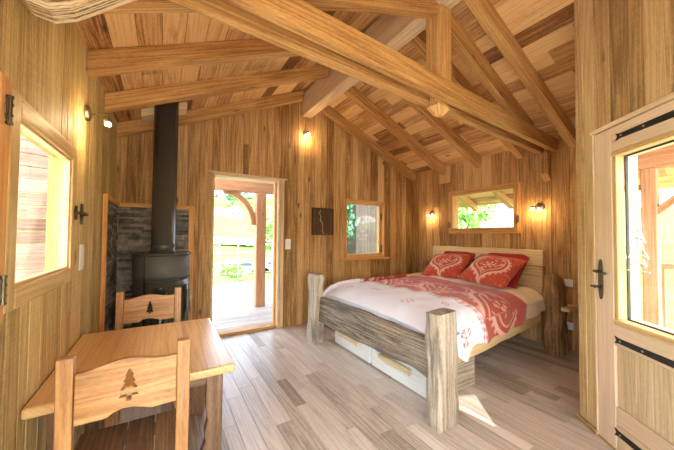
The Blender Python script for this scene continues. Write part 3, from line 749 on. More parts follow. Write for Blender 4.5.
mb = MB(); mb.hexa([(1.92, 1.50, .33), (4.0, 1.72, .33), (4.0, 3.34, .33), (1.92, 3.26, .33)] + [(1.92, 1.50, .36), (4.0, 1.72, .36), (4.0, 3.34, .36), (1.92, 3.26, .36)], (1, 0, 0), .4)
mb.build('slat_base', W_HEAD, bed)
# headboard planks
for z0, z1, xx in ((.60, .965, 4.06), (.985, 1.185, 4.075)):
    mb = hewn([(xx, 1.70, (z0 + z1) / 2), (xx, 2.5, (z0 + z1) / 2 + .004), (xx, 3.40, (z0 + z1) / 2)], [(.028, (z1 - z0) / 2)] * 3, .004, 24, 9, z0 * 10, 2.5, (0, 0, 1), 20)
    mb.build('headboard_plank', W_HEAD, bed)
# gnarled head posts
mb = hewn([(3.96, 1.535, 0.001), (3.95, 1.54, .25), (3.97, 1.535, .5), (3.955, 1.54, .70), (3.95, 1.555, .83), (3.945, 1.56, .92)], [(.135, .09), (.12, .09), (.125, .085), (.115, .085), (.10, .075), (.06, .05)], .028, 36, 4, 12, 6, (0, 1, 0), 34)
mb.build('head_post', W_ROOT, bed)
mb = hewn([(4.03, 3.55, 0.001), (4.02, 3.55, .4), (4.03, 3.55, .7), (4.02, 3.57, .88), (4.02, 3.57, .95)], [(.10, .09), (.09, .085), (.085, .08), (.075, .09), (.04, .05)], .025, 28, 3, 18, 7, (0, 1, 0), 30)
mb.build('head_post', W_ROOT, bed)
# foot drawers
mb = MB(); mb.box(1.90, 1.925, 1.60, 3.13, .004, .275, 'y', .5); mb.build('drawer_frame', W_WHITE, bed, .003)
mb = MB(); mb.box(1.905, 2.45, 1.585, 1.605, .004, .275, 'x', .5); mb.build('drawer_frame', W_OLD, bed, .003)
for ya, yb in ((1.645, 2.355), (2.395, 3.10)):
    mb = MB(); mb.box(1.872, 1.899, ya, yb, .012, .262, 'y', .6); dr = mb.build('drawer', W_WHITE, bed, .004)
    ym = (ya + yb) / 2
    mb = hewn([(1.845, ym - .20, .165), (1.845, ym, .17), (1.845, ym + .20, .165)], [(.022, .026), (.022, .03), (.022, .024)], .006, 16, 4, ya, 8, (0, 0, 1), 14)
    h = mb.build('handle', W_DOOR, dr)
# corner leg block seen behind the near foot post
mb = hewn([(1.985, 1.56, .001), (1.985, 1.56, .32)], [(.05, .045)] * 2, .006, 20, 6, 4, 4, (0, 1, 0), 8); mb.build('inner_leg', W_OLD, bed)

# mattress
def cloth(name, fn, nu, nv, mat, colfn=None, parent=None, thick=0):
    me = bpy.data.meshes.new(name); vs = [fn(i / nu, j / nv) for i in range(nu + 1) for j in range(nv + 1)]
    fs = [(i * (nv + 1) + j, (i + 1) * (nv + 1) + j, (i + 1) * (nv + 1) + j + 1, i * (nv + 1) + j + 1) for i in range(nu) for j in range(nv)]
    me.from_pydata([tuple(v) for v in vs], [], fs); me.materials.append(mat)
    me.polygons.foreach_set('use_smooth', [True] * len(fs))
    if colfn:
        ca = me.color_attributes.new('Col', 'FLOAT_COLOR', 'POINT')
        buf = []
        for i in range(nu + 1):
            for j in range(nv + 1): buf += [*colfn(i / nu, j / nv, vs[i * (nv + 1) + j]), 1.0]
        ca.data.foreach_set('color', buf)
    o = bpy.data.objects.new(name, me); COL.objects.link(o)
    if parent: attach(o, parent)
    if thick:
        s = o.modifiers.new('solid', 'SOLIDIFY'); s.thickness = thick; s.offset = -1
    return o
mb = MB()
ring = lambda z, e: [V((1.83 + e, near_y(1.83) + .05 + e, z)), V((3.99 - e, near_y(3.99) + .05 + e, z)), V((3.99 - e, far_y(3.99) - .08 - e, z)), V((1.83 + e, far_y(1.83) - .08 - e, z))]
mb.loft([ring(.365, .02), ring(.385, 0), ring(.60, 0), ring(.62, .02)])
tag(mb.build('mattress', M_WHITE, bevel=.01, seg=2), 'white mattress mostly hidden under the printed duvet', 'mattress')

# duvet: profile across the bed (v) and along it (u)
SX0, SX1 = 1.812, 4.015
def duvet(u, v):
    x = SX0 + (SX1 - SX0) * u
    yn, yf = near_y(x) - .045, far_y(x) + .02
    hem = .435 + .012 * sin(x * 6) + .006 * sin(x * 17 + 1)
    hem -= .10 * exp(-((x - 2.14) / .12) ** 2)
    hem -= .03 * exp(-((x - 2.5) / .16) ** 2)
    if x > 3.4: hem += (x - 3.4) * .10
    W = yf - yn; R = .10; top = .735 + .012 * sin(x * 3.1) * sin(v * 7) + .010 * noise.noise(V((x * 3, v * 7, 2)))
    hangn, hangf = top - hem, .22
    total = hangn + W + hangf; q = v * total
    bulge = .018 * noise.noise(V((x * 5, v * 14, 0)))
    if q < hangn:
        z = hem + q; y = yn - .012 * sin(x * 16) * (1 - q / hangn) - .01 + bulge * .6
    elif q < hangn + W:
        y = yn + (q - hangn); z = top
    else:
        y = yf; z = top - (q - hangn - W)
    # round shoulders
    if q >= hangn and q < hangn + W:
        e = min(y - yn, yf - y)
        z -= (.115 * exp(-e / .10)) + .0
    elif q < hangn:
        k = hangn - q
        if k < .12: z -= .115 * (1 - k / .12) ** 1.0 * 1.0; y -= .0
        else: pass
        z = max(z, hem + q * (1 - .115 / hangn) if True else z) if k >= .12 else z
    z = z + bulge * (1.0 if hangn < q < hangn + W else 0)
    # foot and head roll off
    fe = (x - SX0)
    z -= .135 * exp(-fe / .11) if q >= hangn * .6 else .0
    if x > 3.93: z -= (x - 3.93) * .5
    return V((x, y, z))
def smooth_prof(u, v):
    return duvet(u, v)
RED = (.50, .07, .032); WHT = (.80, .78, .83); LAMP_CRM = (.88, .72, .50); LACE = (.80, .50, .40)  # cream at the head end: warm lamp light painted onto white cloth
def heart_pat(a, b, r):
    """pale ornament: double heart outline with scrolls and a flower inside"""
    X, Y = a / r, b / r - .28
    d = math.hypot(X, Y); th = atan2(Y, X); st = sin(th)
    rho = (2 - 2 * st + st * sqrt(abs(cos(th))) / (st + 1.4)) / 2.9 * 1.25
    q = d / max(rho, .05)
    if q > 1.16: return 0
    if q > 1.06: return .75 if sin(th * 30) > .1 else 0
    if q > .93: return .95
    if q > .80: return 0
    if q > .74: return .8
    X2, Y2 = X, Y + .42; d2 = math.hypot(X2, Y2); t2 = atan2(Y2, X2)
    if d2 < .09: return .9
    if d2 < .30: return .8 if sin(t2 * 6) > .1 and d2 > .13 else 0
    w = sin(7.5 * X + 3.2 * sin(6 * Y)) * sin(8 * Y + 2.5 * cos(5 * X))
    return .75 if w > .66 else 0
def fleur(a, b, r):
    d = math.hypot(a, b); 
    if d > r: return 0
    an = atan2(b, a); k = abs(sin(an * 3))
    return 1 if (k < .28 or (k < .6 and d > r * .6) or d < r * .15) and noise.noise(V((a * 60, b * 60, 1))) > -.35 else 0
NU, NV = 320, 440
def mixt(a, b, f): return tuple(x * (1 - f) + y * f for x, y in zip(a, b))
def dcol(u, v, p):
    x = p.x; yn, yf = near_y(x) - .045, far_y(x) + .02
    total_n = .735 - .435; W = yf - yn; total = total_n + W + .22
    t = v * total - total_n   # distance in from the near top edge, negative on the hanging side
    lo = 2.36 + .12 * max(0, min(1, (t + .4) / .8)) + .02 * sin(t * 21) - (.0 if t > 0 else -.25 * -t)
    hi = 3.40 + .02 * sin(t * 5)
    if x < lo - .07:
        for cx, ct, r in ((2.12, -.12, .085), (2.05, .62, .06), (2.16, 1.22, .06), (2.02, 1.55, .05), (2.22, .30, .04)):
            if fleur(x - cx, (t - ct), r): return mixt(WHT, RED, .85)
        return WHT
    if x < lo:
        return mixt(WHT, RED, .75) if sin(t * 95) + sin(x * 170) > .2 else mixt(WHT, RED, .15)
    if x > hi: return LAMP_CRM
    if x > hi - .03 or x < lo + .02: return mixt(RED, LACE, .4)
    for cx, ct, r in ((2.90, .02, .36), (2.92, .72, .34), (2.90, 1.36, .34), (2.92, 1.98, .3)):
        s = heart_pat((t - ct), (x - cx), r)
        if s: return mixt(RED, LACE, s)
    if noise.noise(V((x * 26, t * 26, 0))) > .55: return mixt(RED, LACE, .2)
    return RED
dv = cloth('duvet', smooth_prof, NU, NV, M_FAB, dcol, thick=.012)
tag(dv, 'white duvet with a broad red heart print band, spread over the rustic bed', 'duvet')

def cushion(name, loc, size, rot, label, cat, mat, colfn=None, th=.13, n=80):
    bm_v = []; half = size / 2
    me = bpy.data.meshes.new(name); vs = []; fs = []; cols = []
    for side in (1, -1):
        for i in range(n + 1):
            for j in range(n + 1):
                a, b = 2 * i / n - 1, 2 * j / n - 1
                px = a * half * (1 - .07 * (1 - b * b) * abs(a) ** 2); py = b * half * (1 - .07 * (1 - a * a) * abs(b) ** 2)
                h = th / 2 * ((1 - a ** 4) * (1 - b ** 4)) ** .5
                h += .012 * noise.noise(V((a * 2.5 + loc[1], b * 2.5, side))) * (1 - max(abs(a), abs(b)) ** 4)
                h -= .010 * max(0, sin((a - b) * 6 + loc[1] * 3)) * abs(a * b)
                vs.append((px, py, side * h)); cols.append(colfn(a, b, side) if colfn else (.5, .5, .5))
    m = (n + 1) ** 2
    for s_ in (0, 1):
        for i in range(n):
            for j in range(n):
                q = [s_ * m + i * (n + 1) + j, s_ * m + (i + 1) * (n + 1) + j, s_ * m + (i + 1) * (n + 1) + j + 1, s_ * m + i * (n + 1) + j + 1]
                fs.append(q if s_ == 0 else q[::-1])
    M = Matrix.Translation(loc) @ rot.to_4x4()
    me.from_pydata([tuple(M @ V(p)) for p in vs], [], fs); me.materials.append(mat)
    me.polygons.foreach_set('use_smooth', [True] * len(fs))
    ca = me.color_attributes.new('Col', 'FLOAT_COLOR', 'POINT'); ca.data.foreach_set('color', [q for cc in cols for q in (*cc, 1.0)])
    bm = bmesh.new(); bm.from_mesh(me); bmesh.ops.remove_doubles(bm, verts=bm.verts, dist=1e-4); bm.to_mesh(me); bm.free()
    o = bpy.data.objects.new(name, me); COL.objects.link(o)
    return tag(o, label, cat)
def pcol(a, b, side):
    s = heart_pat(a + .05, b - .10, .80)
    if s: return mixt(RED, LACE, s)
    if noise.noise(V((a * 9, b * 9, 3))) > .40: return mixt(RED, LACE, .25)
    return RED
def orient(n, up):
    z = V(n).normalized(); x = V(up).cross(z).normalized(); y = z.cross(x)
    return Matrix((x, y, z)).transposed()
cushion('cushion', (3.70, 2.15, .915), .62, orient((-.50, -.08, .87), (.45, .05, 1)) @ Matrix.Rotation(radians(-8), 3, 'Z'), 'red cushion with a white heart ornament, leaning nearest the entry door', 'cushion', M_FAB, pcol, .17)
cushion('cushion', (3.73, 2.86, .910), .60, orient((-.48, -.10, .88), (.4, 0, 1)) @ Matrix.Rotation(radians(10), 3, 'Z'), 'red heart print cushion leaning farther back, towards the door wall', 'cushion', M_FAB, pcol, .17)
cushion('pillow', (3.90, 2.14, .925), .60, orient((-.72, 0, .69), (.7, 0, 1)), 'dark red pillow showing behind the right hand heart cushion', 'pillow', M_REDBACK, None, .09)
cushion('pillow', (3.90, 2.88, .920), .58, orient((-.72, 0, .69), (.7, 0, 1)), 'dark red pillow behind the left hand heart cushion', 'pillow', M_REDBACK, None, .09)

# ------------------------------------------------------------------ small things
sh_ = MB(); sh_.box(XR - .26, XR - .002, 1.38, 1.56, .505, .550, 'x', .7)
bs = sh_.build('bedside_shelf', W_PALE, bevel=.008, seg=2); tag(bs, 'small pale wooden shelf on the wall beside the gnarled bed post', 'shelf')
def switch(name, P, s, z, label, cat, w=.085, h=.085, two=False):
    e = empty(name, P(s, 0, z), label, cat)
    mb = MB(); pbox(mb, P, s - w / 2, s + w / 2, .001, .011, z - h / 2, z + h / 2, (0, 0, 1)); mb.build('plate', M_WPLAST, e, .003, seg=2)
    if cat == 'socket':
        mb = MB(); q = (P(0, 1, 0) - P(0, 0, 0)); mb.lathe(P(s, .0115, z), [(.020, 0), (.020, .001), (.018, .0015)], 20, axis=q); mb.build('socket_face', M_WPLAST, e)
    else:
        mb = MB(); pbox(mb, P, s - w * .32, s + w * .32, .0115, .016, z - h * .36, z + h * .36, (0, 0, 1)); mb.build('rocker', M_WPLAST, e, .002)
    return e
switch('light_switch', PL, 2.445, 1.198, 'tall white light switch on the left wall beside the small window', 'light switch', .085, .165)
switch('light_switch', PB, 1.584, 1.22, 'white light switch on the door wall just right of the open doorway', 'light switch', .085, .155)
switch('wall_socket', PR, 1.475, .805, 'white socket on the bed wall above the small shelf', 'socket')
switch('wall_socket', PR, 1.475, .295, 'white socket on the bed wall below the small shelf', 'socket')
pq = empty('wall_plaque', PB(2.165, 0, 1.57), 'dark square wooden plaque with a pale crack, hung on the door wall', 'plaque')
mb = MB(); pbox(mb, PB, 1.985, 2.345, .001, .022, 1.375, 1.775, (0, 0, 1), .15)
M_PLQ = wood('plaque_wood', (.045, .022, .012), (.13, .065, .03), (.26, .15, .08), .7, .3, .9)
mb.build('board', M_PLQ, pq, .004)
mb = MB(); rect_frame(mb, PB, 1.97, 2.36, 1.36, 1.79, .022, .001, .032, .1); mb.build('border', M_PLQ, pq, .004)
ck = [(2.12, 1.76), (2.10, 1.70), (2.13, 1.64), (2.11, 1.60), (2.15, 1.55), (2.16, 1.48), (2.15, 1.43), (2.17, 1.38)]
mb = MB(); mb.tube([PB(x_, .024, z_) for x_, z_ in ck], [.004, .006, .004, .007, .006, .005, .007, .008], 6); mb.build('pale_crack', W_PALE, pq)

LAMPS = []
def wall_lamp(P, s, z, label, out=.10, ds=0.0, dz=-.03):
    e = empty('wall_lamp', P(s, 0, z), label, 'lamp'); ax = (P(0, 1, 0) - P(0, 0, 0))
    mb = MB(); mb.lathe(P(s, .001, z), [(.050, 0), (.052, .006), (.048, .020), (.02, .028), (.012, .03)], 24, axis=ax); mb.build('wall_plate', M_CHROME, e, smooth=False)
    b = P(s + ds, out, z + dz)
    mb = MB(); mb.tube([P(s, .028, z), P(s, out * .55, z + .006), P(s + ds * .8, out, z + dz * .2), b + V((0, 0, .028))], .005, 8)
    mb.lathe(b + V((0, 0, .008)), [(.021, 0), (.023, .012), (.012, .028), (.008, .034)], 16); mb.build('arm', M_CHROME, e, smooth=True)
    mb = MB(); mb.lathe(b + V((0, 0, -.014)), [(.003, 0), (.014, .004), (.018, .012), (.014, .022)], 14); mb.build('bulb', M_BULB, e, smooth=True)
    LAMPS.append((b + V((0, 0, -.02)), e))
    return e
wall_lamp(PL, 2.475, 2.155, 'wall spotlight high on the left wall, lit, beside the stove pipe', .135, -.13, -.09)
wall_lamp(PB, 1.86, 2.93, 'lit spotlight high on the door wall above the square plaque', .10)
wall_lamp(PR, 3.51, 1.76, 'lit wall lamp on the bed wall at the left of the bed window', .10)
wall_lamp(PR, 1.775, 1.735, 'lit wall lamp with a round steel plate, right of the bed window', .12, .03, -.02)

pe = empty('fill_lamp', (.95, -.95, 2.2), 'unseen round white fill lamp added behind the camera near the added rear window', 'lamp')  # no such lamp known; added to brighten the room from behind
mb = MB(); mb.tube([(.95, -.95, 2.34), (.95, -.95, zc(.95) - .004)], .004, 6); mb.build('cord', M_DARK, pe)
M_OPAL = plain('opal_glass', (.9, .88, .82), .4, emis=(1, .86, .68), es=6)
mb = MB(); mb.lathe((.95, -.95, 2.2), [(.02, -.14), (.09, -.115), (.13, -.06), (.145, 0), (.13, .06), (.09, .115), (.03, .14)], 28); mb.build('globe', M_OPAL, pe, smooth=True)

# ------------------------------------------------------------------ outdoors
# terrace deck
mb = MB(); y = D + .205
while y < 8.6: mb.box(-3.2, 5.6, y + .003, y + .137, -.07, -.035, 'x', rnd(.2, .8)); y += .14
tag(mb.build('terrace_deck', W_DECK, bevel=.003), kind='structure')
mb = MB(); y = -2.2
while y < D + .2: mb.box(XR + .205, 6.2, y + .003, y + .137, -.07, -.035, 'x', rnd(.2, .8)); y += .14
tag(mb.build('porch_deck', W_DECK, bevel=.003), kind='structure')
# terrace post with beam and curved brace
mb = MB(); mb.box(1.53, 1.72, 5.49, 5.67, -.034, 2.17, 'z', .5); tag(mb.build('terrace_post', W_OUT, bevel=.008), 'square larch post on the terrace, seen through the open doorway', 'post')
mb = MB(); mb.box(-2.5, 3.9, 5.50, 5.66, 2.172, 2.40, 'x', .5); tag(mb.build('terrace_beam', W_OUT, bevel=.008), 'horizontal larch beam carried by the terrace post', 'beam')
mb = MB(); rings = []
for k in range(13):
    a = k / 12 * pi / 2; cx, cz = .93 + .56 * sin(a), 2.165 - .62 * (1 - cos(a)) 
    n_ = V((sin(a) * .62, 0, cos(a) * .56)).normalized(); w_ = .05
    p = V((cx, 5.58, cz))
    rings.append([p - n_ * w_ + V((0, -.05, 0)), p - n_ * w_ + V((0, .05, 0)), p + n_ * w_ * (1.0 if 0 < k else 0) + V((0, .05, 0)), p + n_ * w_ * (1.0 if 0 < k else 0) + V((0, -.05, 0))])
mb.loft(rings, .5); tag(mb.build('curved_post_brace', W_OUT, bevel=.004), 'curved larch brace between terrace post and beam', 'brace')
# terrace railing
def railing(y0_, pts, label, top=1.12):
    e = empty('wire_railing', (pts[0], y0_, -.034), label, 'railing')
    for x_ in pts:
        mb = MB(); mb.tube([(x_, y0_, -.034), (x_, y0_, top)], .016, 10); mb.build('upright', M_METAL, e, smooth=True)
    for z_ in (.25, .55, .85, 1.10):
        mb = MB(); mb.tube([(pts[0], y0_, z_), (pts[-1], y0_, z_)], .004, 6); mb.build('wire', M_METAL, e)
railing(8.4, [-1.2, -.2, .8, 1.33, 1.83, 2.83, 3.8], 'thin metal wire railing along the far edge of the terrace')
# porch by the entry door
mb = MB(); mb.box(4.45, 4.57, .80, .92, -.034, 2.10, 'z', .6); tag(mb.build('porch_post', W_OUT, bevel=.006), 'porch post seen through the glass of the entry door', 'post')
mb = MB(); mb.box(4.45, 4.57, -2.0, 1.27, 2.102, 2.32, 'y', .4); tag(mb.build('porch_beam', W_OUT, bevel=.006), 'porch beam seen through the top of the entry door glass', 'beam')
mb = MB(); mb.bar((4.51, .82, 1.62), (4.51, .34, 2.075), .07, .09, (1, 0, 0), .5); tag(mb.build('porch_brace', W_OUT, bevel=.004), 'slanting brace on the porch post outside the entry door', 'brace')
e = empty('wooden_railing', (5.6, .5, -.034), 'low wooden railing beyond the porch, seen through the entry door glass', 'railing')
mb = MB(); mb.box(5.58, 5.66, -1.8, 2.4, .95, 1.02, 'y', .6); mb.build('handrail', W_OUT, e, .004)
for y_ in (-1.4, -.6, .15, .95, 1.75): 
    mb = MB(); mb.box(5.59, 5.65, y_, y_ + .06, -.034, .949, 'z', .6); mb.build('baluster', W_OUT, e, .004)
# exterior rafters over bed window
for k, yf in enumerate((3.45, 2.75, 2.05, 1.40)):
    rafter(1, yf, XR + .21 - XM, 5.48 - XM, 'roof rafter outside the bed window, number %s from the doorway side' % ('one', 'two', 'three', 'four')[k], .09, .12, 'eave rafters outside the bed window', 'eave_rafter')
    COL.objects[-1]['label'] = ('eave rafter outside the bed window, seen at its left end', 'eave rafter outside the bed window, left of the middle', 'eave rafter outside the bed window at its right end', 'eave rafter outside past the right edge of the bed window')[k]
# boarded woodshed outside the left window
sh = empty('woodshed', (-2.2, 3.6, -.3), 'sunlit boarded woodshed seen through the left window', 'shed')
mb = MB(); z = -.3
while z < 3.0: mb.hexa([(-3.4, 3.3, z), (-1.0, 4.5, z), (-1.0, 4.54, z), (-3.4, 3.34, z), (-3.4, 3.3, z + .135), (-1.0, 4.5, z + .135), (-1.0, 4.54, z + .135), (-3.4, 3.34, z + .135)], (1, .5, 0), rnd(.2, .9)); z += .14
mb.build('board_wall', W_SHED, sh, .003)
mb = MB(); mb.bar((-2.9, 3.50, .0), (-1.5, 4.20, 2.2), .05, .16, (0, -.9, .2), .9); mb.build('diagonal_board', W_PALE, sh, .004)
oh = empty('backdrop', (7.6, 9.2, -.3), 'brown boarded outbuilding added behind the small window of the door wall', 'shed')  # dark boards added as a backdrop so this glass shows grey-brown
mb = MB(); x_ = 6.35
while x_ < 9.2: mb.box(x_ + .004, x_ + .136, 9.0, 9.03, -.3, 2.9, 'z', rnd(.2, .8)); x_ += .14
mb.box(6.35, 9.2, 9.04, 10.6, -.3, 2.9, 'z', .4); mb.build('board_wall', W_DARKB, oh, .002)
mb = MB(); mb.hexa([(6.1, 8.8, 2.9), (9.4, 8.8, 2.9), (9.4, 10.8, 3.3), (6.1, 10.8, 3.3), (6.1, 8.8, 3.0), (9.4, 8.8, 3.0), (9.4, 10.8, 3.4), (6.1, 10.8, 3.4)], (1, 0, 0)); mb.build('roof', M_ROOF, oh)

# ground
def terrain():
    nx, ny = 90, 90; vs = []; 
    def h(x, y):
        r = math.hypot(x - 2, y - 2); z = -.30
        if y > 9: z -= min((y - 9) * .12, 2.2)
        if y > 30: z += (y - 30) * .17
        if x > 9: z += 0
        if x > 16: z += (x - 16) * .10
        z += .35 * noise.noise(V((x * .06, y * .06, 0))) * min(1, max(0, (r - 8) / 12))
        return z
    fs = []
    for i in range(nx + 1):
        for j in range(ny + 1):
            a = -1 + 2 * i / nx; b = -1 + 2 * j / ny
            x = 2 + 170 * a * abs(a); y = 2 + 170 * b * abs(b); vs.append((x, y, h(x, y)))
    for i in range(nx):
        for j in range(ny): fs.append((i * (ny + 1) + j, (i + 1) * (ny + 1) + j, (i + 1) * (ny + 1) + j + 1, i * (ny + 1) + j + 1))
    me = bpy.data.meshes.new('ground_meadow'); me.from_pydata(vs, [], fs); me.materials.append(M_GRASS)
    me.polygons.foreach_set('use_smooth', [True] * len(fs)); o = bpy.data.objects.new('ground_meadow', me); COL.objects.link(o)
    return tag(o, kind='structure'), h
_, gh = terrain()
def tree(name, x, y, H, R, label, cat='tree', mat=M_LEAF, n=1400, sq=1.0, leaf=.16, trunk=True, group=None, zmin=.25):
    z0 = gh(x, y); e = empty(name, (x, y, z0), label, cat, group)
    if trunk:
        mb = MB(); mb.tube([(x, y, z0 - .2), (x + .05 * R, y, z0 + H * .4), (x, y, z0 + H * .8)], [R * .09, R * .06, R * .02], 8); mb.build('trunk', M_BARK, e, smooth=True)
    mb = MB(); cen = [(V((rnd(-1, 1), rnd(-1, 1), rnd(-.9, .9))) * .55, rnd(.35, .6)) for _ in range(14)]
    zc_, zr = z0 + H * (1 + zmin) / 2, H * (1 - zmin) / 2
    for k in range(n):
        cc, cr = random.choice(cen); dv_ = V((random.gauss(0, 1), random.gauss(0, 1), random.gauss(0, 1))).normalized() * cr * rnd(.6, 1.05)
        p = cc + dv_; taper = 1 if sq > 0 else max(.08, (1 - (p.z + 1) / 2))
        P_ = V((x + p.x * R * taper, y + p.y * R * taper, zc_ + p.z * zr))
        a = V((rnd(-1, 1), rnd(-1, 1), rnd(-1, 1))).normalized(); b = a.orthogonal().normalized() * leaf * rnd(.6, 1.3); a2 = a.cross(b).normalized() * leaf * rnd(.4, .9)
        mb.face([P_ - b, P_ + a2 * .6, P_ + b, P_ - a2 * .6], [(0, 0)] * 4, .5)
    mb.build('foliage', mat, e)
    return e
tree('bush', .2, 11.5, 1.5, .9, 'round green bush below the terrace, by the railing at the left of the doorway', 'bush', M_LEAF, 900, 1, .10, False, zmin=0)
tree('bush', 2.6, 13.5, 1.1, .8, 'low bush beyond the terrace post', 'bush', M_LEAF, 700, 1, .10, False, zmin=0)
tree('apple_tree', 4.6, 12.5, 4.2, 1.5, 'leafy tree beyond the terrace post, right of the doorway view', 'tree', M_LEAF, 1600, 1, .14)
tree('garden_tree', 4.9, 8.7, 4.0, 1.0, 'leafy garden tree seen through the small window of the door wall', 'tree', M_LEAFD, 1800, 1, .14)
tree('broadleaf_tree', 10.5, 8.3, 4.6, 2.0, 'bright green tree filling the left of the bed window view', 'tree', M_LEAF, 3200, 1, .16, zmin=.05)
for k, (x_, y_, H_) in enumerate(((6, 112, 12), (15, 124, 14), (24, 112, 12), (33, 124, 15), (42, 112, 13), (51, 124, 14), (-3, 124, 13), (-12, 112, 13))):
    tree('forest_tree', x_, y_, H_, 5.5, 'dark tree in the wooded ridge above the distant village', 'tree', M_LEAFD, 420, 1, .95, False, 'dark trees on the ridge behind the village', zmin=0)
def house(x, y, w, d, h, label, rot=0, group='small houses of the distant village', name='house', rc=M_ROOF):
    z0 = gh(x, y); e = empty(name, (x, y, z0), label, 'house', group)
    mb = MB(); mb.box(x - w / 2, x + w / 2, y - d / 2, y + d / 2, z0 - 1, z0 + h, 'z'); mb.build('walls', M_HOUSE, e)
    mb = MB(); rr = h + w * .28
    mb.loft([[(x - w * .56, y - d * .56, z0 + h), (x + w * .56, y - d * .56, z0 + h), (x, y - d * .56, z0 + rr)], [(x - w * .56, y + d * .56, z0 + h), (x + w * .56, y + d * .56, z0 + h), (x, y + d * .56, z0 + rr)]]); mb.build('roof', rc, e)
    for sx in (-.25, .25):
        mb = MB(); mb.box(x + sx * w - .4, x + sx * w + .4, y - d / 2 - .05, y - d / 2, z0 + h * .4, z0 + h * .75); mb.build('window', M_CARG, e)
for x_, y_ in ((13, 84), (18, 88), (22.5, 83), (27, 89), (31, 85), (16, 79), (25, 78)):
    house(x_, y_, rnd(2.6, 3.6), 3, rnd(1.4, 2.0), 'small pale house with terracotta roof in the village on the far slope')
house(20, 9.2, 9, 8, 1.3, 'neighbouring chalet with a tiled roof, seen through the bed window', group=None, name='chalet')
mb = MB(); mb.box(-14, 12, -16, -1.55, -.32, -.06, 'x', .5); mb.box(-14, XL - .25, -1.548, 12, -.32, -.061, 'x', .5)  # unseen pale ground, added so light bounced indoors is less green
tag(mb.build('bounce_yard', M_ROAD), kind='structure')
# road, cars, parasol
mb = MB(); mb.hexa([V((x_, y_, gh(x_, y_) + .05)) for x_, y_ in ((0, 46), (26, 34), (28, 36), (0, 52))] + [V((x_, y_, gh(x_, y_) + .12)) for x_, y_ in ((0, 46), (26, 34), (28, 36), (0, 52))], (1, 0, 0))
tag(mb.build('road', M_ROAD), kind='structure')
def car(x, y, mat, label):
    z0 = gh(x, y); e = empty('car', (x, y, z0), label, 'car')
    pr_ = [(-1.9, .35), (1.9, .35), (1.95, .7), (1.2, .85), (.75, 1.35), (-.9, 1.4), (-1.5, .9), (-1.95, .8)]
    shape2d(pr_, [], 1.6, (x, y, z0), (1, 0, 0), (0, 0, 1), 'body', mat, e)
    shape2d([(.65, 1.30), (1.05, .88), (-1.3, .92), (-.85, 1.34)][::-1], [], 1.63, (x, y, z0), (1, 0, 0), (0, 0, 1), 'window', M_CARG, e)
    for sx in (-1.25, 1.25):
        for sy in (-.7, .7):
            mb = MB(); mb.lathe((x + sx, y + sy - .1, z0 + .32), [(.32, 0), (.32, .2)], 16, axis=(0, 1, 0)); mb.build('wheel', M_DARK, e)
car(6.0, 27, M_CAR1, 'parked blue car far beyond the terrace railing')
car(10.0, 28.5, M_CAR2, 'parked white car far beyond the terrace, right of the blue one')

# ------------------------------------------------------------------ lights
def pt(loc, e, power, col, parent=None, r=.02):
    l = bpy.data.lights.new('bulb_light', 'POINT'); l.energy = power; l.color = col; l.shadow_soft_size = r
    o = bpy.data.objects.new('bulb_light', l); COL.objects.link(o); o.location = loc
    return o
LP = [2.5, 3.5, 2.5, 3.5]
for (p, e), w in zip(LAMPS, LP): pt(p + V((0, 0, -.02)), e, w, (1, .70, .38), r=.025)
pt(V((.95, -.95, 2.0)), None, 12, (1, .86, .68), r=.16)  # glow of the added fill lamp behind the camera
sun = bpy.data.lights.new('sun', 'SUN'); sun.energy = 5.0; sun.angle = radians(.6); sun.color = (1, .95, .86)
so = bpy.data.objects.new('sun', sun); COL.objects.link(so)
sd = V((.12, -.85, .80)).normalized(); so.rotation_euler = sd.to_track_quat('Z', 'Y').to_euler()
def portal(P, s0, s1, z0, z1, d, inward):
    l = bpy.data.lights.new('portal', 'AREA'); l.shape = 'RECTANGLE'; l.cycles.is_portal = True
    o = bpy.data.objects.new('portal', l); COL.objects.link(o)
    c_ = P((s0 + s1) / 2, d, (z0 + z1) / 2); l.size = abs(s1 - s0); l.size_y = z1 - z0; o.location = c_
    o.rotation_euler = (-V(inward)).to_track_quat('Z', 'Y').to_euler()
portal(PB, DOOR[0], DOOR[1], 0, DOOR[3], -.23, (0, -1, 0))
portal(PL, W1[0], W1[1], W1[2], W1[3], -.22, (1, 0, 0))
portal(PB, W2[0], W2[1], W2[2], W2[3], -.22, (0, -1, 0))
portal(PR, W3[0], W3[1], W3[2], W3[3], -.22, (-1, 0, 0))
portal(PRr, XL + .05, XL + 1.40, .10, 1.85, -.22, (0, 1, 0))
portal(PL, -1.1, .75, .5, 1.75, -.22, (1, 0, 0))
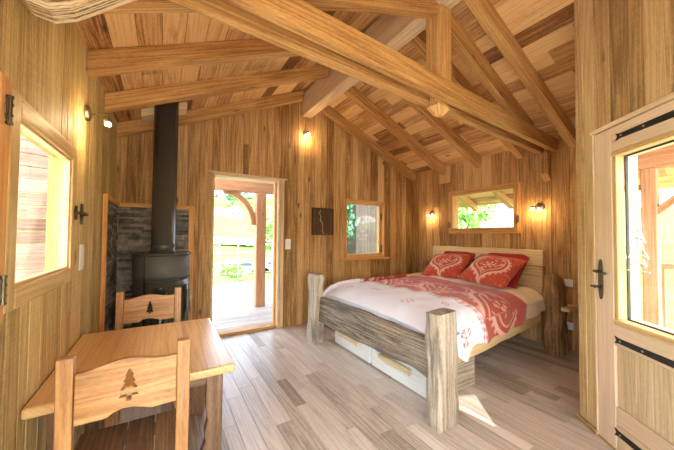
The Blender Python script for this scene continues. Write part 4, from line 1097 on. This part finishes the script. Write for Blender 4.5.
portal(PE, .22, .79, .83, 1.88, -.14, -nE)
wd = bpy.data.worlds.new('sky'); bpy.context.scene.world = wd; wd.use_nodes = True; nt = wd.node_tree; nt.nodes.clear()
sky = N(nt, 'ShaderNodeTexSky'); sky.sky_type = 'NISHITA'; sky.sun_disc = False; sky.sun_elevation = radians(50); sky.sun_rotation = radians(200); sky.air_density = 1.0; sky.dust_density = 3.0
hs = N(nt, 'ShaderNodeHueSaturation'); hs.inputs['Saturation'].default_value = .6
bg = N(nt, 'ShaderNodeBackground'); bg.inputs[1].default_value = 1.3; wo = N(nt, 'ShaderNodeOutputWorld')
nt.links.new(sky.outputs[0], hs.inputs['Color']); nt.links.new(hs.outputs[0], bg.inputs[0]); nt.links.new(bg.outputs[0], wo.inputs[0])

# ------------------------------------------------------------------ camera
f, yaw, pit, rol, cy = 284.34, radians(31.372), radians(1.544), radians(.4225), 228.02
fw = V((sin(yaw) * cos(pit), cos(yaw) * cos(pit), sin(pit))); r = V((cos(yaw), -sin(yaw), 0)); u = r.cross(fw)
R2 = r * cos(rol) + u * sin(rol); U2 = -r * sin(rol) + u * cos(rol)
cam = bpy.data.cameras.new('camera'); co = bpy.data.objects.new('camera', cam); COL.objects.link(co)
M = Matrix((R2, U2, -fw)).transposed().to_4x4(); M.translation = V((0, 0, 1.35)); co.matrix_world = M
cam.sensor_fit = 'HORIZONTAL'; cam.sensor_width = 36; cam.lens = 36 * f / 674; cam.shift_y = (cy - 225) / 674; cam.clip_start = .02; cam.clip_end = 1000
sc = bpy.context.scene; sc.camera = co
sc.view_settings.view_transform = 'Standard'; sc.view_settings.look = 'None'; sc.view_settings.gamma = 1; sc.view_settings.use_curve_mapping = False
sc.view_settings.exposure = 0.8
sc.cycles.max_bounces = 14; sc.cycles.diffuse_bounces = 8; sc.cycles.transparent_max_bounces = 16
sc.cycles.use_denoising = True
try: sc.cycles.denoiser = 'OPENIMAGEDENOISE'
except Exception: pass
sc.cycles.sample_clamp_indirect = 8
